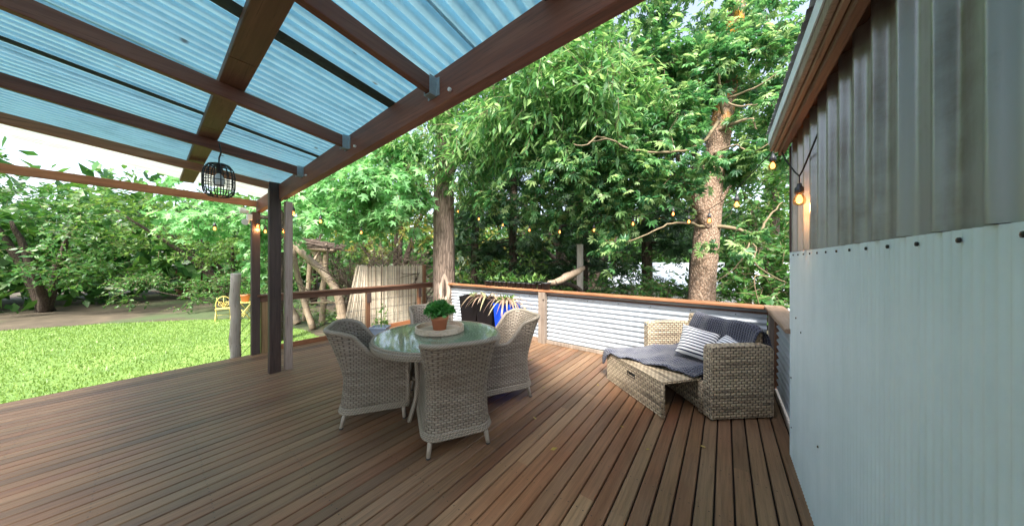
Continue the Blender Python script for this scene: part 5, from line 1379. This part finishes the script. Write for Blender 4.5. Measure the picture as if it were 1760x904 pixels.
limb(tr2, 'branch', [(-0.085, 6.343, 3.880), (0.135, 6.133, 3.860), (0.343, 6.040, 3.838), (0.410, 5.965, 3.628)], [0.0372, 0.0310, 0.0217, 0.0093], 'twig', 8, 16, 0.012, 17)
limb(tr2, 'branch', [(-0.081, 6.094, 3.940), (-0.328, 5.278, 3.324), (-0.646, 4.660, 3.097), (-1.015, 4.190, 3.072), (-1.277, 3.991, 3.220), (-1.598, 3.936, 3.234)], [0.0310, 0.0248, 0.0198, 0.0161, 0.0124, 0.0074], 'twig', 8, 24, 0.015, 18)
limb(tr2, 'branch', [(-0.017, 6.394, 4.146), (-0.057, 6.113, 4.399), (-0.072, 5.976, 4.690), (-0.096, 5.957, 4.990)], [0.0279, 0.0217, 0.0186, 0.0124], 'twig', 8, 14, 0.01, 19)
limb(tr2, 'branch', [(-0.056, 6.050, 4.370), (0.130, 5.877, 4.059), (0.401, 5.833, 3.966), (0.642, 5.890, 3.892), (0.763, 5.982, 3.820)], [0.0155, 0.0155, 0.0136, 0.0112, 0.0062], 'twig', 7, 18, 0.008, 20)
limb(tr2, 'branch', [(0.041, 6.313, 4.406), (0.429, 6.230, 4.428), (0.709, 6.192, 4.537), (0.927, 6.232, 4.653)], [0.0186, 0.0155, 0.0112, 0.0062], 'twig', 7, 14, 0.008, 21)
limb(tr2, 'branch', [(-1.326, 4.143, 3.268), (-1.459, 3.915, 3.283), (-1.533, 3.734, 3.117), (-1.682, 3.621, 3.133)], [0.0124, 0.0124, 0.0099, 0.0062], 'twig', 7, 12, 0.008, 22)
limb(tr2, 'branch', [(-0.141, 6.174, 3.417), (0.132, 6.005, 3.449), (0.373, 5.937, 3.253), (0.620, 5.999, 3.416)], [0.018, 0.015, 0.011, 0.006], 'twig', 7, 14, 0.010, 28)
limb(tr2, 'branch', [(-0.468, 5.549, 2.812), (-0.634, 5.171, 2.897), (-0.708, 4.989, 2.774), (-0.781, 4.934, 2.664)], [0.014, 0.013, 0.010, 0.006], 'twig', 7, 12, 0.006, 29)
limb(tr2, 'branch', [(0.273, 6.112, 2.009), (0.343, 6.040, 1.855), (0.249, 5.905, 1.585), (0.098, 5.791, 1.348), (-0.145, 5.669, 1.136)], [0.0124, 0.0112, 0.0099, 0.0087, 0.0074], 'twig', 7, 18, 0.006, 23)
limb(tr2, 'branch', [(0.308, 6.076, 1.897), (0.420, 6.098, 1.701), (0.389, 6.075, 1.490), (0.572, 6.214, 1.299), (0.816, 6.400, 1.145)], [0.0124, 0.0112, 0.0099, 0.0081, 0.0062], 'twig', 7, 18, 0.006, 24)
limb(tr2, 'branch', [(0.648, 6.272, 1.222), (0.430, 6.043, 1.272), (0.385, 6.009, 1.206), (0.415, 6.032, 0.969), (0.458, 6.127, 0.781)], [0.0074, 0.0087, 0.0087, 0.0074, 0.0068], 'twig', 7, 16, 0.004, 25)
palm = [((-1.247, 4.956, 2.959), (0.75, 0.6, 0.36), 133), ((-1.950, 4.547, 3.040), (0.7, 0.6, 0.40), 125), ((-2.716, 4.467, 3.331), (0.6, 0.6, 0.42), 98), ((-1.130, 5.045, 3.693), (0.7, 0.6, 0.34), 118), ((-1.910, 4.704, 3.889), (0.6, 0.6, 0.3), 84), ((-0.610, 5.315, 3.934), (0.5, 0.5, 0.28), 70), ((-1.473, 4.910, 2.490), (0.6, 0.5, 0.28), 84), ((-0.821, 5.029, 2.897), (0.45, 0.4, 0.26), 56), ((-0.156, 5.032, 2.875), (0.20, 0.20, 0.10), 16),
        ((0.528, 6.557, 3.327), (0.5, 0.5, 0.42), 112), ((0.637, 6.514, 4.090), (0.45, 0.5, 0.36), 98), ((0.373, 6.565, 4.823), (0.6, 0.6, 0.4), 118), ((-0.456, 5.935, 4.875), (0.55, 0.5, 0.4), 105), ((-1.119, 5.430, 4.927), (0.6, 0.5, 0.4), 112), ((-1.854, 5.123, 4.739), (0.6, 0.5, 0.4), 98), ((-1.626, 5.422, 6.126), (1.0, 1.0, 0.7), 112), ((-0.604, 6.576, 6.622), (1.1, 1.1, 0.7), 112), ((0.511, 7.424, 6.505), (1.0, 1.0, 0.8), 118), ((0.036, 5.555, 1.766), (0.16, 0.16, 0.16), 12), ((-3.089, 4.435, 2.782), (0.6, 0.5, 0.3), 62), ((-2.691, 4.864, 2.497), (0.5, 0.5, 0.2), 33), ((-1.411, 4.706, 1.730), (0.22, 0.22, 0.10), 12), ((-0.159, 5.909, 4.590), (0.35, 0.3, 0.2), 22), ((0.122, 6.248, 5.267), (0.5, 0.4, 0.35), 60)]
foliage(tr2, 'palm', palm, 7, 0.34, 0.2, 0.6, 0.128, M['leafpalm'], 303, 300, rmin=clear)

# ---- dark conifers
def conifer(label, x, y, h, rad, z0, n, seed, mat='leafdark', size=0.26):
    c = thing('conifer', label, 'tree', (x, y, GZ), 0, 'dark conifers behind the balustrade'); g = np.random.default_rng(seed)
    limb(c, 'trunk', [(x, y, GZ), (x + 0.05, y, h * 0.4), (x, y + 0.05, h)], [0.17, 0.13, 0.03], 'barkD', 9, 14, 0.02, seed)
    blobs = []
    m = MB()
    for k in range(int(n / 9)):
        u = (g.random()) ** 0.8; z = GZ + z0 + (h - z0) * u; a = g.random() * 6.283; r = rad * (1 - 0.75 * u) * (0.75 + 0.4 * g.random())
        e = np.array([x + math.cos(a) * r, y + math.sin(a) * r, z - 0.12 * r])
        m.tube([(x, y, z + 0.1), ((x + e[0]) / 2, (y + e[1]) / 2, z + 0.05), tuple(e)], [0.025, 0.018, 0.006], 4, caps=False)
        for q in (0.35, 0.6, 0.8, 1.0):
            blobs.append(((x + math.cos(a) * r * q, y + math.sin(a) * r * q, z - 0.12 * r * q), (0.36, 0.36, 0.10), 4 if q < 0.7 else 6))
    m.v = [(p[0] - x, p[1] - y, p[2] - GZ) for p in m.v]
    m.build('boughs', M['barkD'], c)['kind'] = 'stuff'
    foliage(c, 'spray', blobs, 5, 0.34, 0.15, 0.7, size, M[mat], seed + 1, 0, False, clump=0.9, sub=3, rmin=clear)
    return c
for (lab, pix, h, rad, z0, n, seed) in (
    ('dark conifer straight behind the row of nursery pots', (-5.750, 7.562, 0.491), 7.5, 2.0, 0.7, 420, 61),
    ('dark conifer behind the thin white post', (-3.494, 8.147, 0.586), 8.0, 1.9, 0.6, 420, 62),
    ('dark conifer left of the speckled trunk', (-1.881, 9.123, 0.608), 8.5, 1.8, 0.9, 380, 63),
    ('tall dark conifer far back between the two big trunks', (-5.672, 10.763, 0.225), 11.0, 2.6, 1.0, 420, 64),
    ('dark conifer just right of the furrowed trunk', (-7.487, 7.497, 0.384), 7.0, 1.8, 0.8, 320, 65),
    ('dark conifer behind the speckled trunk', (-0.912, 11.869, 0.438), 9.0, 2.0, 2.3, 200, 66)):
    conifer(lab, pix[0], pix[1], h, rad, z0, n, seed)

# ---- broad-leaved shrubs and trees of the garden
def bush(name, label, cat, loc, blobs, per, tl_, size, mat, seed, tmpl='oval', h=1.5, group=None, trunk_r=0.05, stems=4, droop=0.15):
    c = thing(name, label, cat, (loc[0], loc[1], GZ), 0, group)
    for k in range(stems):
        b = blobs[k % len(blobs)][0]
        limb(c, 'stem' if stems > 1 else 'trunk', [(loc[0] + 0.1 * math.cos(k * 2), loc[1] + 0.1 * math.sin(k * 2), GZ), ((loc[0] * 0.6 + b[0] * 0.4), (loc[1] * 0.6 + b[1] * 0.4), GZ + (b[2] - GZ) * 0.5), tuple(b)], [trunk_r, trunk_r * 0.75, trunk_r * 0.3], 'barkD', 7, 10, 0.03, seed + k)
    foliage(c, tmpl, blobs, per, tl_, droop, 0.6, size, mat, seed, 0, True, rmin=clear)
    return c
bush('hedge_shrub', 'broad-leaved green shrub filling the corner beside the house wall', 'shrub', (0.547, 7.954, 0.613),
     [((0.425, 7.484, 1.132), (0.8, 0.7, 0.6), 120), ((0.819, 7.156, 1.272), (0.7, 0.6, 0.7), 120), ((0.721, 7.835, 1.850), (0.9, 0.8, 0.6), 120), ((0.274, 8.500, 1.624), (0.9, 0.8, 0.6), 90), ((0.874, 8.453, 2.650), (0.9, 0.8, 0.7), 110), ((0.620, 9.014, 3.469), (1.0, 0.9, 0.7), 100), ((0.829, 6.912, 0.760), (0.5, 0.4, 0.3), 60), ((0.046, 7.070, 0.788), (0.5, 0.4, 0.25), 50)], 8, 0.35, 0.14, M['leafhedge'], 71)
bush('lime_tree', 'bright yellow-green tree behind the house eave and the speckled trunk', 'tree', (1.339, 12.953, 0.491),
     [((1.198, 11.589, 4.847), (1.6, 1.5, 1.2), 150), ((0.522, 11.704, 3.731), (1.3, 1.2, 1.0), 110), ((1.418, 12.385, 6.919), (1.6, 1.5, 1.3), 150), ((0.079, 11.995, 6.824), (1.5, 1.4, 1.2), 110), ((0.866, 12.594, 9.397), (1.8, 1.7, 1.6), 130), ((1.428, 11.387, 1.995), (0.9, 0.9, 0.8), 70)], 8, 0.5, 0.20, M['leaflime'], 72, trunk_r=0.14, stems=3)
bush('far_tree', 'tall sunlit olive and yellow tree far behind the conifers', 'tree', (-6.625, 16.319, 0.402),
     [((-9.154, 13.140, 3.133), (2.2, 2.0, 1.5), 130), ((-6.907, 16.105, 6.777), (2.6, 2.4, 2.2), 160), ((-4.515, 17.295, 3.872), (2.2, 2.0, 1.5), 120), ((-11.136, 12.889, 6.777), (2.4, 2.2, 2.0), 130), ((-8.806, 15.917, 11.588), (2.8, 2.5, 2.2), 130), ((-3.242, 18.891, 8.548), (2.5, 2.3, 2.2), 120)], 8, 0.7, 0.30, M['leafback'], 73, trunk_r=0.22, stems=5)
bush('far_tree', 'sunlit yellow-green tree behind the bare thicket and reed screen', 'tree', (-14.054, 8.157, 0.531),
     [((-13.117, 7.613, 3.367), (2.0, 1.9, 0.8), 90), ((-12.143, 8.982, 5.095), (2.2, 2.0, 1.5), 140), ((-13.992, 6.320, 2.316), (1.6, 1.5, 0.9), 100), ((-13.557, 8.535, 7.719), (2.4, 2.2, 1.9), 130), ((-10.331, 9.732, 2.346), (1.8, 1.6, 1.0), 100), ((-16.044, 6.644, 5.219), (2.2, 2.0, 1.6), 100)], 8, 0.7, 0.27, M['leafback'], 74, trunk_r=0.2, stems=4)
bush('garden_tree', 'light green garden tree beyond the lawn left of the brown post', 'tree', (-23.121, 3.147, -0.253),
     [((-20.319, 2.765, 2.376), (1.8, 1.7, 1.2), 170), ((-18.876, 3.862, 2.678), (1.6, 1.5, 1.3), 130), ((-20.895, 1.699, 2.638), (1.8, 1.7, 1.3), 150), ((-21.604, 0.532, 3.159), (2.0, 1.9, 1.5), 160), ((-22.529, -0.799, 3.910), (2.2, 2.0, 1.8), 160), ((-22.574, 3.563, 5.247), (2.6, 2.4, 1.6), 130)], 8, 0.45, 0.17, M['leaflime'], 75, trunk_r=0.14, stems=5)
bush('garden_tree', 'mid green tree behind the rustic arbour', 'tree', (-17.537, 5.509, -0.094),
     [((-15.783, 4.958, 2.316), (1.5, 1.4, 1.2), 140), ((-16.061, 4.119, 0.931), (1.2, 1.1, 1.0), 110), ((-14.888, 5.639, 1.191), (1.3, 1.2, 0.9), 110), ((-17.039, 5.887, 4.906), (2.0, 1.9, 1.6), 130), ((-13.992, 6.320, 0.909), (1.2, 1.1, 0.9), 90)], 8, 0.45, 0.16, M['leafhedge'], 76, trunk_r=0.12, stems=4)
bush('garden_tree', 'dense dark green tree at the far left edge of the lawn', 'tree', (-25.116, -2.767, 0.931),
     [((-22.388, -1.949, 2.725), (2.0, 1.9, 1.6), 170), ((-24.378, -3.462, 3.225), (2.2, 2.0, 1.9), 170), ((-25.970, -4.672, 4.475), (2.4, 2.2, 2.2), 150), ((-22.599, -2.737, 0.997), (1.6, 1.5, 0.9), 110), ((-22.077, -1.084, 0.953), (1.5, 1.4, 0.9), 110)], 8, 0.5, 0.19, M['leafhedge'], 77, trunk_r=0.18, stems=4)
bush('garden_shrub', 'dark green shrub behind the yellow garden chairs', 'shrub', (-19.618, 2.670, -0.571),
     [((-18.540, 2.233, 0.119), (1.3, 1.2, 0.7), 130), ((-17.622, 3.183, 0.235), (1.2, 1.1, 0.8), 120), ((-19.726, 1.332, 0.119), (1.3, 1.2, 0.8), 120), ((-16.492, 3.791, 0.119), (1.0, 1.0, 0.8), 100), ((-20.418, 0.177, 0.172), (1.3, 1.2, 0.8), 110), ((-19.270, 2.935, 0.888), (1.2, 1.1, 0.7), 90)], 8, 0.35, 0.13, M['leafhedge'], 78, stems=6)
bush('fern_bed', 'bright green leafy clump at the feet of the rustic arbour', 'plant', (-12.000, 4.443, -0.885),
     [((-11.778, 4.361, -0.686), (0.5, 0.5, 0.35), 60), ((-10.696, 4.429, -0.500), (0.4, 0.4, 0.3), 40), ((-13.001, 4.184, -0.903), (0.5, 0.5, 0.35), 50), ((-13.857, 3.784, -0.851), (0.5, 0.5, 0.4), 50), ((-14.524, 3.529, -0.820), (0.5, 0.5, 0.4), 50)], 7, 0.3, 0.15, M['leaflime'], 79, 'lance', stems=5, trunk_r=0.02)
bush('understorey_shrub', 'low dark undergrowth between the speckled trunk and the white post', 'shrub', (-1.368, 7.251, 0.661),
     [((-1.806, 6.918, 0.730), (0.9, 0.7, 0.22), 70), ((-0.977, 7.046, 0.841), (0.6, 0.5, 0.22), 50), ((-2.424, 6.699, 0.778), (0.6, 0.6, 0.35), 60), ((-1.779, 7.943, 1.407), (1.0, 0.8, 0.35), 45), ((-0.987, 8.044, 1.048), (0.8, 0.7, 0.3), 45), ((-0.000, 8.794, 1.194), (0.5, 0.5, 0.4), 40)], 7, 0.3, 0.12, M['leafhedge'], 80, stems=3, trunk_r=0.03)
bush('understorey_shrub', 'light green undergrowth behind the nursery pots', 'shrub', (-4.980, 6.012, 0.509),
     [((-5.643, 6.010, 0.970), (0.8, 0.7, 0.4), 70), ((-4.577, 6.570, 1.067), (0.8, 0.7, 0.45), 80), ((-3.718, 6.720, 0.930), (0.5, 0.5, 0.3), 40)], 7, 0.3, 0.12, M['leaflime'], 81, stems=3, trunk_r=0.03)

# ---- bare thicket behind the reed screen
tk = thing('bare_thicket', 'tangle of bare brown stems and sparse leaves above the reed screen', 'shrub', ((-8.582, 4.781, 0.169)[0], (-8.582, 4.781, 0.169)[1], GZ))
g = np.random.default_rng(91); m = MB(); base = np.array(tk.location)
pts = []
for k in range(75):
    px = g.uniform(596, 752); d0 = g.uniform(9.4, 11.2)
    r = (px - 880) / 480
    bx = np.array([d0 * (r * CR[0] + CF[0]), d0 * (r * CR[1] + CF[1]), GZ]); P = [bx]; d = np.array([g.normal(0, 0.25), g.normal(0, 0.25), 1.0]); hgt = g.uniform(2.4, 4.0); n = 9
    for i in range(n): d = d + np.array([g.normal(0, 0.28), g.normal(0, 0.28), 0.0]); d[2] = max(0.3, d[2]); P.append(P[-1] + d / np.linalg.norm(d) * hgt / n)
    m.tube([p - base for p in P], np.linspace(g.uniform(0.022, 0.045), 0.006, n + 1), 5, caps=False)
    for i in range(3, n):
        for _ in range(3):
            e = np.array([g.normal(0, 1), g.normal(0, 1), g.normal(0.1, 0.5)]); e = e / np.linalg.norm(e) * g.uniform(0.3, 0.8); a = P[i]
            m.tube([a - base, a + e * 0.5 + np.array([0, 0, g.normal(0, 0.06)]) - base, a + e - base], [0.010, 0.007, 0.003], 4, caps=False); pts.append(a + e)
m.build('stems', M['twigdark'], tk)['kind'] = 'stuff'
foliage(tk, 'oval', [(tuple(p), (0.3, 0.3, 0.2), 1) for p in pts[::3]], 4, 0.25, 0.1, 0.6, 0.085, M['leafolive'], 92, 0, False, clump=1.0, sub=1, rmin=clear)

# ---- the wood that closes the view all round the garden
dwd = MB(); g = np.random.default_rng(500)
Pw = []; Cw = []
for k in range(420):
    a = R(-75 + 235 * k / 420) + g.normal(0, 0.02); rd = g.uniform(26, 36); h = g.uniform(4.5, 9.5)
    c = np.array([-math.sin(a - R(10)) * rd, math.cos(a - R(10)) * rd, GZ + h * 0.5]); r = np.array([g.uniform(1.8, 3.0), g.uniform(1.8, 3.0), h * 0.55])
    d = unit(g.normal(size=(150, 3))) * (g.random((150, 1)) ** 0.4); Pw.append(c + d * r)
Pw = np.concatenate(Pw); n = len(Pw)
tag(leaves_mesh('distant_wood', 'oval', Pw, unit(g.normal(size=(n, 3)) + np.array([0, 0, -0.3])), unit(g.normal(size=(n, 3)) * 0.7 + np.array([0, 0, 1])), 0.75 * (0.6 + 0.7 * g.random(n)), M['leafhedge'], None), kind='stuff')

# ---- grass blades on the lawn
g = np.random.default_rng(55); n = 60000
X = g.uniform(-19.5, -6.95, n); Y = g.uniform(-6, 3.3, n); poly = lawn_poly
inside = np.zeros(n, bool); j = len(poly) - 1
for i in range(len(poly)):
    xi, yi = poly[i]; xj, yj = poly[j]
    inside ^= ((yi > Y) != (yj > Y)) & (X < (xj - xi) * (Y - yi) / (yj - yi + 1e-12) + xi); j = i
X, Y = X[inside], Y[inside]; n = len(X)
h = g.uniform(0.03, 0.075, n); a = g.random(n) * 6.283; w = 0.007 + 0.005 * g.random(n); lx, ly = g.normal(0, 0.02, n), g.normal(0, 0.02, n)
co = np.empty((n, 3, 3), np.float32)
co[:, 0] = np.stack([X - np.cos(a) * w, Y - np.sin(a) * w, np.full(n, GZ + 0.01)], 1); co[:, 1] = np.stack([X + np.cos(a) * w, Y + np.sin(a) * w, np.full(n, GZ + 0.01)], 1); co[:, 2] = np.stack([X + lx, Y + ly, GZ + 0.01 + h], 1)
me = bpy.data.meshes.new('grass'); me.vertices.add(n * 3); me.vertices.foreach_set('co', co.ravel()); me.loops.add(n * 3); me.loops.foreach_set('vertex_index', np.arange(n * 3, dtype=np.int32)); me.polygons.add(n); me.polygons.foreach_set('loop_start', np.arange(0, n * 3, 3, dtype=np.int32))
at = me.attributes.new('rnd', 'FLOAT', 'FACE'); at.data.foreach_set('value', g.random(n).astype(np.float32))
me.materials.append(leaf_mat('grass_blade', (0.10, 0.18, 0.035), (0.16, 0.27, 0.055), (0.25, 0.35, 0.10), 0.3)); me.update(calc_edges=True)
tag(link('grass', me), kind='stuff')
